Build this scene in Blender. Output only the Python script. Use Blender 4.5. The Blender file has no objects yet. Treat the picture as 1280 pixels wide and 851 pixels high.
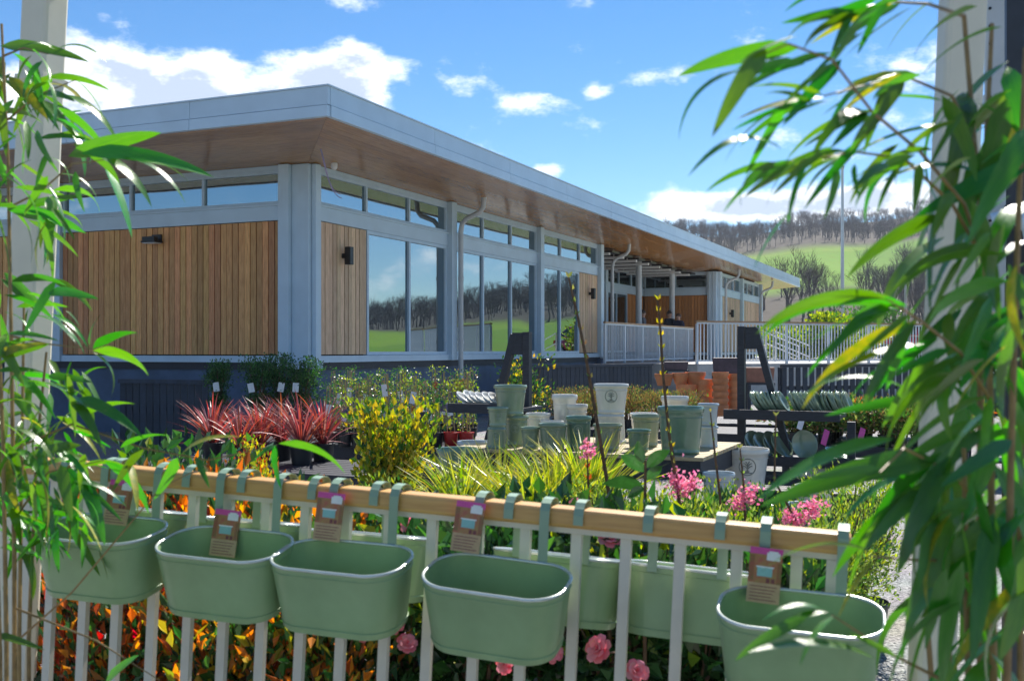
import bpy, bmesh, math, random
import numpy as np
from mathutils import Vector, Matrix
random.seed(7); np.random.seed(7)
R = math.radians
SC = bpy.context.scene
COL = SC.collection

# ------------------------------------------------------------------ camera, sky, sun, exposure
E = 1.45                      # eye height above the yard
FPX = 1324.0                  # focal length in photo pixels (1280 wide)
HX, HY = 640.0, 437.0         # principal column and horizon row
cam = bpy.data.cameras.new('camera'); cam_o = bpy.data.objects.new('camera', cam); COL.objects.link(cam_o)
cam_o.location = (0, 0, E); cam_o.rotation_euler = (R(90), 0, 0)
cam.sensor_width = 36; cam.lens = 36*FPX/1280; cam.shift_y = 11.5/1280
cam.clip_start = 0.05; cam.clip_end = 6000
cam.dof.use_dof = True; cam.dof.focus_distance = 11.0; cam.dof.aperture_fstop = 6.3
SC.camera = cam_o
SUN_AZ, SUN_EL = R(24), R(47)
SC.view_settings.view_transform = 'Standard'; SC.view_settings.look = 'None'
SC.view_settings.gamma = 1; SC.view_settings.use_curve_mapping = False
SC.view_settings.exposure = 1.0
sun = bpy.data.lights.new('sun', 'SUN'); sun.energy = 5.0; sun.angle = R(0.53); sun.color = (1, .94, .86)
sun_o = bpy.data.objects.new('sun', sun); COL.objects.link(sun_o)
sdir = Vector((math.sin(SUN_AZ)*math.cos(SUN_EL), math.cos(SUN_AZ)*math.cos(SUN_EL), math.sin(SUN_EL)))
sun_o.rotation_euler = (-sdir).to_track_quat('-Z', 'Y').to_euler(); sun_o.location = sdir*60

def N(nt, t, **kw):
    n = nt.nodes.new(t)
    for k, v in kw.items():
        if k in n.inputs: n.inputs[k].default_value = v
        else: setattr(n, k, v)
    return n
def make_world():
    w = bpy.data.worlds.new('World'); SC.world = w; w.use_nodes = True
    nt = w.node_tree; nt.nodes.clear(); L = nt.links.new
    sky = N(nt, 'ShaderNodeTexSky', sky_type='NISHITA', sun_disc=False, sun_elevation=SUN_EL, sun_rotation=SUN_AZ,
            air_density=1.0, dust_density=0.0, ozone_density=3.0, altitude=1200)
    tc = N(nt, 'ShaderNodeTexCoord'); nz = N(nt, 'ShaderNodeVectorMath', operation='NORMALIZE'); L(tc.outputs['Generated'], nz.inputs[0])
    sep = N(nt, 'ShaderNodeSeparateXYZ'); L(nz.outputs[0], sep.inputs[0])
    # clouds: noise on the direction sphere, flattened in z, thicker where the cumulus banks stand
    mp = N(nt, 'ShaderNodeVectorMath', operation='MULTIPLY'); mp.inputs[1].default_value = (1, 1, 1.9); L(nz.outputs[0], mp.inputs[0])
    no = N(nt, 'ShaderNodeTexNoise', Scale=10.5, Detail=10.0, Roughness=.60, Lacunarity=2.1); L(mp.outputs[0], no.inputs['Vector'])
    big = N(nt, 'ShaderNodeTexNoise', Scale=2.1, Detail=2.0); L(mp.outputs[0], big.inputs['Vector'])
    def blob(px, py, sx, sy, amp):
        d = Vector(((px-HX)/FPX, 1, (HY-py)/FPX)).normalized()
        sub = N(nt, 'ShaderNodeVectorMath', operation='SUBTRACT'); L(nz.outputs[0], sub.inputs[0]); sub.inputs[1].default_value = d
        sc = N(nt, 'ShaderNodeVectorMath', operation='MULTIPLY'); sc.inputs[1].default_value = (FPX/sx, FPX/sx, FPX/sy); L(sub.outputs[0], sc.inputs[0])
        ln = N(nt, 'ShaderNodeVectorMath', operation='LENGTH'); L(sc.outputs[0], ln.inputs[0])
        mr = N(nt, 'ShaderNodeMapRange', interpolation_type='SMOOTHSTEP'); L(ln.outputs['Value'], mr.inputs[0])
        mr.inputs[1].default_value = 1.25; mr.inputs[2].default_value = .25; mr.inputs[3].default_value = 0; mr.inputs[4].default_value = amp
        return mr.outputs[0]
    acc = None
    for b in ((150, 122, 110, 56, .26), (290, 112, 120, 52, .26), (435, 98, 84, 52, .28), (30, 120, 90, 56, .25), (668, 130, 60, 18, .20), (745, 114, 30, 14, .17), (835, 102, 66, 22, .20),
              (684, 214, 26, 13, .2), (850, 262, 110, 26, .26), (1000, 258, 110, 26, .26), (1130, 250, 80, 26, .24), (430, 5, 50, 14, .10), (250, 12, 300, 48, -.16), (600, 30, 160, 60, -.08)):
        o = blob(*b)
        if acc is None: acc = o
        else:
            a = N(nt, 'ShaderNodeMath', operation='ADD'); L(acc, a.inputs[0]); L(o, a.inputs[1]); acc = a.outputs[0]
    cl = N(nt, 'ShaderNodeMath', operation='MINIMUM'); L(acc, cl.inputs[0]); cl.inputs[1].default_value = .34
    b2 = N(nt, 'ShaderNodeMath', operation='MULTIPLY_ADD'); L(big.outputs['Fac'], b2.inputs[0]); b2.inputs[1].default_value = .50; b2.inputs[2].default_value = -.328
    s1 = N(nt, 'ShaderNodeMath', operation='ADD'); L(no.outputs['Fac'], s1.inputs[0]); L(cl.outputs[0], s1.inputs[1])
    s2 = N(nt, 'ShaderNodeMath', operation='ADD'); L(s1.outputs[0], s2.inputs[0]); L(b2.outputs[0], s2.inputs[1])
    cov = N(nt, 'ShaderNodeMapRange', interpolation_type='SMOOTHSTEP'); L(s2.outputs[0], cov.inputs[0])
    cov.inputs[1].default_value = .475; cov.inputs[2].default_value = .71; cov.inputs[3].default_value = 0; cov.inputs[4].default_value = .96
    # cloud tone: whiter at thin lit edges and tops, greyer in the thick body
    body = N(nt, 'ShaderNodeMapRange'); L(s2.outputs[0], body.inputs[0]); body.inputs[1].default_value = .64; body.inputs[2].default_value = .78
    cr = N(nt, 'ShaderNodeMix', data_type='RGBA'); L(body.outputs[0], cr.inputs[0])
    cr.inputs[6].default_value = (11.5, 11.7, 12.0, 1); cr.inputs[7].default_value = (4.6, 5.4, 6.7, 1)
    mx = N(nt, 'ShaderNodeMix', data_type='RGBA'); hsv = N(nt, 'ShaderNodeHueSaturation', Saturation=1.28); L(sky.outputs[0], hsv.inputs['Color']); L(cov.outputs[0], mx.inputs[0]); L(hsv.outputs[0], mx.inputs[6]); L(cr.outputs[2], mx.inputs[7])
    bg = N(nt, 'ShaderNodeBackground', Strength=.073); L(mx.outputs[2], bg.inputs[0])
    out = N(nt, 'ShaderNodeOutputWorld'); L(bg.outputs[0], out.inputs[0])
make_world()

# ------------------------------------------------------------------ helpers
def ray(x, y): return Vector(((x-HX)/FPX, 1, (HY-y)/FPX))
def at(x, y, Y): return Vector((0, 0, E)) + ray(x, y)*Y              # pixel at a depth
def onz(x, y, z): return Vector((0, 0, E)) + ray(x, y)*((z-E)/((HY-y)/FPX))  # pixel on a level
ROLL = R(2.7)                                                       # the near path slopes sideways
NEAR = Matrix.Translation((0, 0, E)) @ Matrix.Rotation(ROLL, 4, 'Y') @ Matrix.Translation((0, 0, -E))

class MB:
    def __init__(s): s.v = []; s.f = []; s.mi = []
    def add(s, vs, fs, m=0):
        o = len(s.v); s.v += [tuple(v) for v in vs]
        for f in fs: s.f.append(tuple(i+o for i in f)); s.mi.append(m)
        return s
    def box(s, x0, x1, y0, y1, z0, z1, m=0, M=None):
        vs = [Vector((x, y, z)) for z in (z0, z1) for y in (y0, y1) for x in (x0, x1)]
        if M is not None: vs = [M @ v for v in vs]
        return s.add(vs, [(0,2,3,1), (4,5,7,6), (0,1,5,4), (2,6,7,3), (0,4,6,2), (1,3,7,5)], m)
    def bar(s, a, b, w, h, up=(0,0,1), m=0):
        a = Vector(a); b = Vector(b); d = (b-a).normalized(); u = Vector(up); sd = d.cross(u)
        if sd.length < 1e-4: sd = d.cross(Vector((1, 0, 0)))
        sd.normalize(); u = sd.cross(d).normalized()
        vs = [p + sd*(i*w/2) + u*(j*h/2) for p in (a, b) for j in (-1, 1) for i in (-1, 1)]
        return s.add(vs, [(0,2,3,1), (4,5,7,6), (0,1,5,4), (2,6,7,3), (0,4,6,2), (1,3,7,5)], m)
    def tube(s, pts, rad, n=6, m=0, cap=True):
        pts = [Vector(p) for p in pts]
        if not isinstance(rad, (list, tuple)): rad = [rad]*len(pts)
        vs = []; fs = []; prev = None
        for i, p in enumerate(pts):
            d = (pts[min(i+1, len(pts)-1)] - pts[max(i-1, 0)]).normalized()
            ref = prev if prev is not None else (Vector((0, 0, 1)) if abs(d.z) < .9 else Vector((1, 0, 0)))
            sd = d.cross(ref)
            if sd.length < 1e-5: sd = d.cross(Vector((0, 1, .1)))
            sd.normalize(); up = sd.cross(d).normalized(); prev = up
            for k in range(n):
                a = 2*math.pi*k/n; vs.append(p + (sd*math.cos(a) + up*math.sin(a))*rad[i])
        for i in range(len(pts)-1):
            for k in range(n):
                k2 = (k+1) % n; fs.append((i*n+k, i*n+k2, (i+1)*n+k2, (i+1)*n+k))
        if cap: fs.append(tuple(range(n-1, -1, -1))); fs.append(tuple((len(pts)-1)*n+k for k in range(n)))
        return s.add(vs, fs, m)
    def lathe(s, prof, n=28, m=0, M=None, close=False):
        vs = []; fs = []; k = len(prof)
        for i in range(n):
            a = 2*math.pi*i/n; c, sn = math.cos(a), math.sin(a)
            for r, z in prof: vs.append(Vector((r*c, r*sn, z)))
        for i in range(n):
            j = (i+1) % n
            for q in range(k-1): fs.append((i*k+q, j*k+q, j*k+q+1, i*k+q+1))
        if M is not None: vs = [M @ v for v in vs]
        return s.add(vs, fs, m)
    def mesh(s, name, mats, smooth=False):
        me = bpy.data.meshes.new(name); me.from_pydata(s.v, [], s.f)
        for m in (mats if isinstance(mats, (list, tuple)) else [mats]): me.materials.append(m)
        if any(s.mi): me.polygons.foreach_set('material_index', s.mi)
        if smooth: me.shade_smooth()
        me.update(); return me
    def build(s, name, mats, parent=None, smooth=False, M=None):
        return link(name, s.mesh(name, mats, smooth), parent, M)
def link(name, me, parent=None, M=None):
    o = bpy.data.objects.new(name, me); COL.objects.link(o)
    if parent is not None: o.parent = parent
    if M is not None: o.matrix_basis = M
    return o
def tag(o, label=None, cat=None, group=None, kind=None):
    if label: o['label'] = label
    if cat: o['category'] = cat
    if group: o['group'] = group
    if kind: o['kind'] = kind
    return o
def thing(name, label, cat, loc=(0, 0, 0), rz=0, group=None, M=None):
    o = bpy.data.objects.new(name, None); COL.objects.link(o); o.empty_display_size = .1
    if M is not None: o.matrix_basis = M
    else: o.location = loc; o.rotation_euler = (0, 0, rz)
    return tag(o, label, cat, group)
def autosmooth(o, ang=35):
    me = o.data; me.shade_smooth()
    try: me.set_sharp_from_angle(angle=R(ang))
    except Exception: pass
    return o
def bevel(o, w=.004, seg=2):
    md = o.modifiers.new('bevel', 'BEVEL'); md.width = w; md.segments = seg; md.limit_method = 'ANGLE'; md.angle_limit = R(40)
    return o

# ------------------------------------------------------------------ materials
def mat(name, col, rough=.55, var=.12, scale=12.0, bump=0.0, metal=0.0, rnd=0.0, island=0.0, col2=None, stretch=None, trans=0.0, spec=.5, coat=0.0, bscale=None, sat=0, detail=5.0):
    m = bpy.data.materials.new(name); m.use_nodes = True; nt = m.node_tree; L = nt.links.new
    p = nt.nodes['Principled BSDF']; out = nt.nodes['Material Output']
    p.inputs['Roughness'].default_value = rough; p.inputs['Metallic'].default_value = metal
    p.inputs['Specular IOR Level'].default_value = spec; p.inputs['Coat Weight'].default_value = coat
    tc = N(nt, 'ShaderNodeTexCoord'); vec = tc.outputs['Object']
    if stretch:
        mp = N(nt, 'ShaderNodeMapping'); mp.inputs['Scale'].default_value = stretch; L(vec, mp.inputs[0])
        oi0 = N(nt, 'ShaderNodeObjectInfo'); ad = N(nt, 'ShaderNodeVectorMath', operation='ADD'); L(mp.outputs[0], ad.inputs[0])
        ml0 = N(nt, 'ShaderNodeMath', operation='MULTIPLY'); L(oi0.outputs['Random'], ml0.inputs[0]); ml0.inputs[1].default_value = 57.0
        L(ml0.outputs[0], ad.inputs[1]); vec = ad.outputs[0]
    no = N(nt, 'ShaderNodeTexNoise', Scale=scale, Detail=detail, Roughness=.6); L(vec, no.inputs['Vector'])
    c1 = tuple(col)+(1,); c2 = tuple(col2)+(1,) if col2 else tuple(max(0, c*(1-2.2*var)) for c in col)+(1,)
    ct = tuple(min(1, c*(1+var)) for c in col)+(1,) if not col2 else c1
    ramp = N(nt, 'ShaderNodeMapRange'); L(no.outputs['Fac'], ramp.inputs[0]); ramp.inputs[1].default_value = .3; ramp.inputs[2].default_value = .7
    mx = N(nt, 'ShaderNodeMix', data_type='RGBA'); mx.inputs[6].default_value = c2; mx.inputs[7].default_value = ct; L(ramp.outputs[0], mx.inputs[0])
    cout = mx.outputs[2]
    if rnd or island:
        src = N(nt, 'ShaderNodeObjectInfo').outputs['Random'] if rnd else N(nt, 'ShaderNodeNewGeometry').outputs['Random Per Island']
        k = rnd or island
        if island and col2:            # leaf-to-leaf choice between the two colours
            mx3 = N(nt, 'ShaderNodeMath', operation='MULTIPLY_ADD'); L(no.outputs['Fac'], mx3.inputs[0]); mx3.inputs[1].default_value = .6
            sb = N(nt, 'ShaderNodeMath', operation='MULTIPLY_ADD'); L(src, sb.inputs[0]); sb.inputs[1].default_value = 1.3; sb.inputs[2].default_value = -.45
            L(sb.outputs[0], mx3.inputs[2]); cl = N(nt, 'ShaderNodeClamp'); L(mx3.outputs[0], cl.inputs[0]); L(cl.outputs[0], mx.inputs[0])
        wn = N(nt, 'ShaderNodeTexWhiteNoise', noise_dimensions='1D'); L(src, wn.inputs['W'])
        hs = N(nt, 'ShaderNodeHueSaturation'); L(cout, hs.inputs['Color'])
        v = N(nt, 'ShaderNodeMapRange'); L(wn.outputs['Value'], v.inputs[0]); v.inputs[3].default_value = 1-k; v.inputs[4].default_value = 1+k; L(v.outputs[0], hs.inputs['Value'])
        if sat:
            h = N(nt, 'ShaderNodeMapRange'); sp = N(nt, 'ShaderNodeSeparateColor'); L(wn.outputs['Color'], sp.inputs[0]); L(sp.outputs[1], h.inputs[0])
            h.inputs[3].default_value = .5-sat; h.inputs[4].default_value = .5+sat; L(h.outputs[0], hs.inputs['Hue'])
        cout = hs.outputs[0]
    L(cout, p.inputs['Base Color'])
    if bump:
        nb = no
        if bscale: nb = N(nt, 'ShaderNodeTexNoise', Scale=bscale, Detail=4.0); L(vec, nb.inputs['Vector'])
        b = N(nt, 'ShaderNodeBump', Strength=bump, Distance=.02); L(nb.outputs['Fac'], b.inputs['Height']); L(b.outputs[0], p.inputs['Normal'])
    if trans:
        t = N(nt, 'ShaderNodeBsdfTranslucent'); ms = N(nt, 'ShaderNodeMixShader'); ms.inputs[0].default_value = trans
        hs2 = N(nt, 'ShaderNodeHueSaturation'); hs2.inputs['Value'].default_value = 1.5; hs2.inputs['Saturation'].default_value = 1.15; L(cout, hs2.inputs['Color'])
        L(hs2.outputs[0], t.inputs[0]); L(p.outputs[0], ms.inputs[1]); L(t.outputs[0], ms.inputs[2]); L(ms.outputs[0], out.inputs[0])
    return m
def glass_mat(name, tint, refl):
    m = bpy.data.materials.new(name); m.use_nodes = True; nt = m.node_tree; L = nt.links.new; nt.nodes.clear()
    g = N(nt, 'ShaderNodeBsdfGlossy', Roughness=.008); g.inputs[0].default_value = tint
    tc = N(nt, 'ShaderNodeTexCoord'); no = N(nt, 'ShaderNodeTexNoise', Scale=.7, Detail=1.0); L(tc.outputs['Object'], no.inputs['Vector'])
    b = N(nt, 'ShaderNodeBump', Strength=.035, Distance=.1); L(no.outputs['Fac'], b.inputs['Height']); L(b.outputs[0], g.inputs['Normal'])
    t = N(nt, 'ShaderNodeBsdfTransparent'); t.inputs[0].default_value = (.55, .6, .6, 1)
    ms = N(nt, 'ShaderNodeMixShader'); ms.inputs[0].default_value = refl
    L(t.outputs[0], ms.inputs[1]); L(g.outputs[0], ms.inputs[2]); o = N(nt, 'ShaderNodeOutputMaterial'); L(ms.outputs[0], o.inputs[0])
    return m
m_paint = mat('blue grey painted metal', (.53, .67, .77), .42, .04, 2.2, rnd=.05)
m_frame = mat('pale grey window frame', (.50, .64, .75), .4, .04, 4)
m_fascia = mat('fascia metal', (.55, .69, .79), .36, .04, 1.6, rnd=.03)
m_pipe = mat('pale grey pipe', (.50, .53, .54), .4, .05, 5)
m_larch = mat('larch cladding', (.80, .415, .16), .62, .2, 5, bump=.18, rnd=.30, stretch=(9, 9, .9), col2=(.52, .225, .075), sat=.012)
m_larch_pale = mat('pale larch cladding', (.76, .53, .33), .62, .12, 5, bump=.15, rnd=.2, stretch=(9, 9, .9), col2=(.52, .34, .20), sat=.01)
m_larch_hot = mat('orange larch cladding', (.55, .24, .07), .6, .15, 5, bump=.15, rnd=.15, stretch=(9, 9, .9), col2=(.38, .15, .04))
m_soffit = mat('varnished soffit boards', (.50, .255, .085), .26, .2, 4, bump=.06, rnd=.14, stretch=(.8, 9, 9), col2=(.28, .13, .038), coat=.2)
m_soffit_y = mat('varnished soffit boards', (.50, .255, .085), .26, .2, 4, bump=.06, rnd=.14, stretch=(9, .8, 9), col2=(.28, .13, .038), coat=.2)
m_plinth = mat('dark blue plinth', (.07, .115, .19), .6, .15, 2, bump=.05)
m_dark = mat('interior dark', (.03, .035, .04), .8, .2, 2)
m_black = mat('black metal', (.015, .017, .02), .4, .1, 20)
m_glass = glass_mat('coated window glass', (.42, .50, .54, 1), .80)
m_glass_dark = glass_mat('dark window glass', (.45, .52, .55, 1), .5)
m_floor = mat('warm interior floor', (.25, .2, .15), .5, .2, 3)
m_conc = mat('pale concrete', (.47, .46, .44), .8, .1, 4, bump=.1)
m_white = mat('white metal', (.72, .74, .75), .4, .05, 8)
m_rail = mat('terrace rail paint', (.62, .68, .73), .4, .04, 5)
m_oak = mat('pale handrail timber', (.64, .37, .12), .42, .12, 7, bump=.08, stretch=(.9, 14, 14), col2=(.50, .26, .075), coat=.15)
m_oakfar = mat('terrace handrail timber', (.42, .25, .13), .5, .12, 7)
m_cream = mat('cream painted timber', (.72, .68, .54), .5, .05, 4, bump=.03)
m_baluster = mat('cream powder coat', (.68, .63, .52), .42, .05, 9)
m_planter = mat('sage enamel planter', (.28, .42, .21), .36, .09, 5, bump=.02, coat=.12, rnd=.05)
m_rim = mat('planter rim metal', (.62, .68, .63), .22, .08, 14, metal=.5)
m_strap = mat('sage enamel strap', (.26, .38, .27), .36, .06, 9)
m_magenta = mat('card magenta', (.62, .07, .30), .35, .08, 30)
m_cardbrown = mat('card brown', (.34, .07, .04), .35, .4, 50, col2=(.16, .16, .03))
m_cardtan = mat('card tan', (.52, .34, .18), .4, .1, 30)
m_cardgreen = mat('card picture', (.34, .24, .06), .4, .5, 45, col2=(.42, .07, .06))
m_cardteal = mat('card teal', (.25, .50, .48), .4, .08, 30)
m_cardwhite = mat('card white', (.78, .78, .76), .4, .05, 30)
m_ink = mat('card ink', (.20, .05, .05), .5, .05, 30)
m_bench = mat('dark stained bench timber', (.018, .023, .036), .55, .25, 8, bump=.1, stretch=(2, 12, 12))
m_slatpale = mat('weathered pale slat', (.42, .34, .20), .7, .15, 8, bump=.15, stretch=(12, 2, 12))
m_fence = mat('dark blue fence board', (.028, .040, .060), .6, .2, 6, rnd=.2)
m_sage = mat('sage glazed ceramic', (.25, .325, .215), .16, .07, 7, coat=.4, rnd=.1)
m_sagedark = mat('deep sage glazed ceramic', (.15, .245, .165), .16, .08, 7, coat=.4, rnd=.08)
m_olive = mat('olive glazed ceramic', (.27, .31, .20), .18, .09, 7, coat=.35, rnd=.08)
m_ivory = mat('ivory glazed ceramic', (.62, .62, .57), .17, .06, 7, coat=.4, rnd=.06)
m_bluegrey = mat('blue grey glazed ceramic', (.42, .48, .50), .17, .07, 7, coat=.4, rnd=.06)
m_terra = mat('terracotta', (.66, .25, .10), .75, .12, 9, bump=.06, rnd=.16)
m_purple = mat('dark purple stoneware', (.07, .045, .06), .5, .2, 8)
m_brownpot = mat('brown stoneware', (.26, .11, .07), .6, .1, 8)
m_plastic = mat('black plastic pot', (.020, .022, .025), .42, .15, 8)
m_redpot = mat('red plastic pot', (.55, .025, .02), .35, .08, 8)
m_greenpot = mat('green plastic pot', (.03, .12, .08), .4, .1, 8)
m_soil = mat('compost', (.03, .02, .014), .95, .3, 60, bump=.6)
m_bark = mat('brown stem', (.14, .075, .04), .7, .25, 40)
m_cane = mat('bamboo cane', (.30, .19, .065), .5, .2, 25, rnd=.15)
m_stick = mat('support cane', (.45, .33, .16), .6, .15, 25, island=.2)
m_bamboo = mat('bamboo leaf', (.095, .25, .026), .27, .12, 6, island=.0, rnd=.32, col2=(.06, .19, .020), trans=.42, stretch=(.8, 14, 1), spec=.9, sat=.035, coat=.25, bump=.15)
def leafm(name, c1, c2, trans=.3, rough=.38, island=.3, sat=.02, spec=.5):
    return mat(name, c1, rough, .1, 5, island=island, col2=c2, trans=trans, sat=sat, spec=spec)
m_lf_green = leafm('fresh green leaf', (.07, .19, .035), (.035, .10, .025))
m_lf_dark = leafm('dark glossy leaf', (.050, .125, .035), (.022, .065, .022), .2, .25, spec=.7)
m_lf_yellow = leafm('gold variegated leaf', (.60, .42, .05), (.24, .30, .04), .38)
m_lf_orange = leafm('orange young leaf', (.70, .25, .04), (.42, .13, .03), .48, .3)
m_lf_red = leafm('red young leaf', (.46, .075, .04), (.26, .12, .04), .42, .3)
m_lf_cord = leafm('red cordyline blade', (.40, .095, .075), (.20, .05, .05), .38, .42, spec=.4)
m_lf_cordpale = leafm('pink edged cordyline blade', (.46, .20, .19), (.22, .06, .06), .25, .35, spec=.5)
m_lf_stripe = leafm('gold striped blade', (.62, .55, .10), (.18, .27, .04), .35)
m_lf_heather = leafm('brown twiggy leaf', (.36, .20, .08), (.20, .17, .05), .25)
m_lf_bronze = leafm('green bronze leaf', (.19, .30, .07), (.20, .13, .06), .38, .3)
m_lf_spring = leafm('spring yellow leaf', (.38, .44, .04), (.15, .25, .03), .4)
m_lf_pieris = leafm('pale lime sprig', (.35, .42, .12), (.12, .22, .05), .35)
m_pink = leafm('pink petal', (.80, .20, .27), (.72, .32, .36), .35, .5, .12)
m_pinkpale = leafm('pale pink blossom', (.82, .38, .50), (.74, .22, .38), .35, .5, .12)
m_yellowfl = leafm('yellow flower', (.80, .52, .03), (.75, .36, .02), .3, .5, .1)
m_twig = mat('grey brown twig', (.15, .135, .13), .85, .2, 3)
m_twig2 = mat('dark tree trunk', (.13, .10, .09), .85, .2, 3)

# ------------------------------------------------------------------ hills, ground, terrace
def smooth(a, b, x): t = min(1, max(0, (x-a)/(b-a))); return t*t*(3-2*t)
def hill_h(az, r):
    a = math.degrees(az)
    H = 47 + 7*math.sin(R(a*2.3+20)) + 4*math.sin(R(a*5.1)) + 1.5*math.sin(R(a*13+r*.2))
    if a > 24: H = H*(1-smooth(24, 40, a)) + smooth(24, 40, a)*(33-1.5*(a-40) if a < 55 else 12+.3*(a-55))
    far = abs(((a-35+180) % 360)-180)
    H *= 1 - .35*smooth(70, 160, far)
    s = max(0, min(1, (r-85)/400.0))
    h = H*s**1.25
    if r > 485: h += (r-485)*.004
    return h + s*1.8*math.sin(r*.045+a*.21) + s*1.1*math.sin(a*.9)
def wood(az, r):
    a = math.degrees(az)
    w = smooth(360, 385, r + 22*math.sin(R(a*6)) ) if a > 11.2 else 1
    low = 1-smooth(205, 225, r + 14*math.sin(R(a*9)))
    if a > 26:      # right of the frame (seen in the windows): open fields low down, woods above
        low = 0
        w = smooth(175, 195, r + 35*math.sin(R(a*5+40)))
    return max(w, low) if r > 95 else 0
def terrain():
    NA, radii = 360, [0, 20, 40, 60, 75, 85] + [95+10*i for i in range(46)] + [560, 590, 620]
    vs = [(0, 0, -.006)]; att = [0.0]
    for r in radii[1:]:
        for i in range(NA):
            az = 2*math.pi*i/NA
            a2 = az if az < math.pi else az-2*math.pi
            z = hill_h(a2, min(r, 900)) if r > 85 else 0
            if r > 900: z = hill_h(a2, 900)*(1-.5*smooth(900, 4000, r))
            vs.append((r*math.sin(az), r*math.cos(az), z-.006)); att.append(wood(a2, r))
    fs = [(0, 1+(i+1) % NA, 1+i) for i in range(NA)]
    for k in range(len(radii)-2):
        for i in range(NA):
            j = (i+1) % NA; b = 1+k*NA; fs.append((b+i, b+j, b+NA+j, b+NA+i))
    me = bpy.data.meshes.new('hills'); me.from_pydata(vs, [], fs); me.shade_smooth()
    at_ = me.attributes.new('wood', 'FLOAT', 'POINT'); at_.data.foreach_set('value', att)
    m = bpy.data.materials.new('hill fields and wood floor'); m.use_nodes = True; nt = m.node_tree; L = nt.links.new
    p = nt.nodes['Principled BSDF']; p.inputs['Roughness'].default_value = .95; p.inputs['Specular IOR Level'].default_value = .1
    tc = N(nt, 'ShaderNodeTexCoord'); n1 = N(nt, 'ShaderNodeTexNoise', Scale=.012, Detail=3.0); n2 = N(nt, 'ShaderNodeTexNoise', Scale=.35, Detail=6.0, Roughness=.7)
    vo = N(nt, 'ShaderNodeTexVoronoi', Scale=.0085)
    for n in (n1, n2, vo): L(tc.outputs['Object'], n.inputs['Vector'])
    g = N(nt, 'ShaderNodeMix', data_type='RGBA'); g.inputs[6].default_value = (.11, .25, .020, 1); g.inputs[7].default_value = (.22, .36, .035, 1)
    sp = N(nt, 'ShaderNodeSeparateColor'); L(vo.outputs['Color'], sp.inputs[0]); L(sp.outputs[0], g.inputs[0])
    g2 = N(nt, 'ShaderNodeMix', data_type='RGBA', blend_type='MULTIPLY'); g2.inputs[0].default_value = .5; L(g.outputs[2], g2.inputs[6]); L(n2.outputs['Color'], g2.inputs[7])
    w = N(nt, 'ShaderNodeMix', data_type='RGBA'); w.inputs[6].default_value = (.055, .050, .043, 1); w.inputs[7].default_value = (.095, .085, .070, 1); L(n2.outputs['Fac'], w.inputs[0])
    a = N(nt, 'ShaderNodeAttribute', attribute_name='wood')
    f = N(nt, 'ShaderNodeMix', data_type='RGBA'); L(a.outputs['Fac'], f.inputs[0]); L(g2.outputs[2], f.inputs[6]); L(w.outputs[2], f.inputs[7]); L(f.outputs[2], p.inputs['Base Color'])
    me.materials.append(m); tag(link('hills', me), kind='structure')
terrain()
def gravel_mat():
    m = bpy.data.materials.new('grey gravel'); m.use_nodes = True; nt = m.node_tree; L = nt.links.new
    p = nt.nodes['Principled BSDF']; p.inputs['Roughness'].default_value = .9
    tc = N(nt, 'ShaderNodeTexCoord'); v = N(nt, 'ShaderNodeTexVoronoi', Scale=75.0); n = N(nt, 'ShaderNodeTexNoise', Scale=1.3, Detail=6.0)
    L(tc.outputs['Object'], v.inputs['Vector']); L(tc.outputs['Object'], n.inputs['Vector'])
    sp = N(nt, 'ShaderNodeSeparateColor'); L(v.outputs['Color'], sp.inputs[0])
    c = N(nt, 'ShaderNodeMix', data_type='RGBA'); c.inputs[6].default_value = (.13, .13, .13, 1); c.inputs[7].default_value = (.52, .51, .49, 1); L(sp.outputs[0], c.inputs[0])
    c2 = N(nt, 'ShaderNodeMix', data_type='RGBA', blend_type='MULTIPLY'); c2.inputs[0].default_value = .5; L(c.outputs[2], c2.inputs[6]); L(n.outputs['Color'], c2.inputs[7])
    L(c2.outputs[2], p.inputs['Base Color'])
    b = N(nt, 'ShaderNodeBump', Strength=.9, Distance=.012); L(v.outputs['Distance'], b.inputs['Height']); b.invert = True; L(b.outputs[0], p.inputs['Normal'])
    return m
me = bpy.data.meshes.new('ground'); k = 96
me.from_pydata([(78*math.sin(2*math.pi*i/k), 78*math.cos(2*math.pi*i/k), 0) for i in range(k)], [], [tuple(range(k-1, -1, -1))]); me.materials.append(gravel_mat())
tag(link('ground', me), kind='structure')

DR = Vector((.3987, .9171, 0)); DL = Vector((-.9171, .3987, 0)); CB = Vector((-3.274, 17.0, 0)); RZ = math.atan2(.9171, .3987)
def bl(t, q, z=0): return CB + DR*t + DL*q + Vector((0, 0, z))       # building frame -> world (t along the long face, q inwards)
ZT = 1.07                                                           # terrace level
def slab(name, poly, z0, z1, m):
    mb = MB(); n = len(poly)
    mb.add([(p[0], p[1], z0) for p in poly] + [(p[0], p[1], z1) for p in poly],
           [tuple(range(n-1, -1, -1)), tuple(range(n, 2*n))] + [(i, (i+1) % n, n+(i+1) % n, n+i) for i in range(n)])
    return tag(mb.build(name, m), kind='structure')
A0 = bl(14.55, -.35); 
slab('terrace', [bl(14.6, 6), bl(14.6, -.5), (4.2, 28.6), (4.9, 28.0), (15.6, 33.0), (24, 60), (18, 62), bl(38, 6)], -.02, ZT, m_conc)

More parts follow.
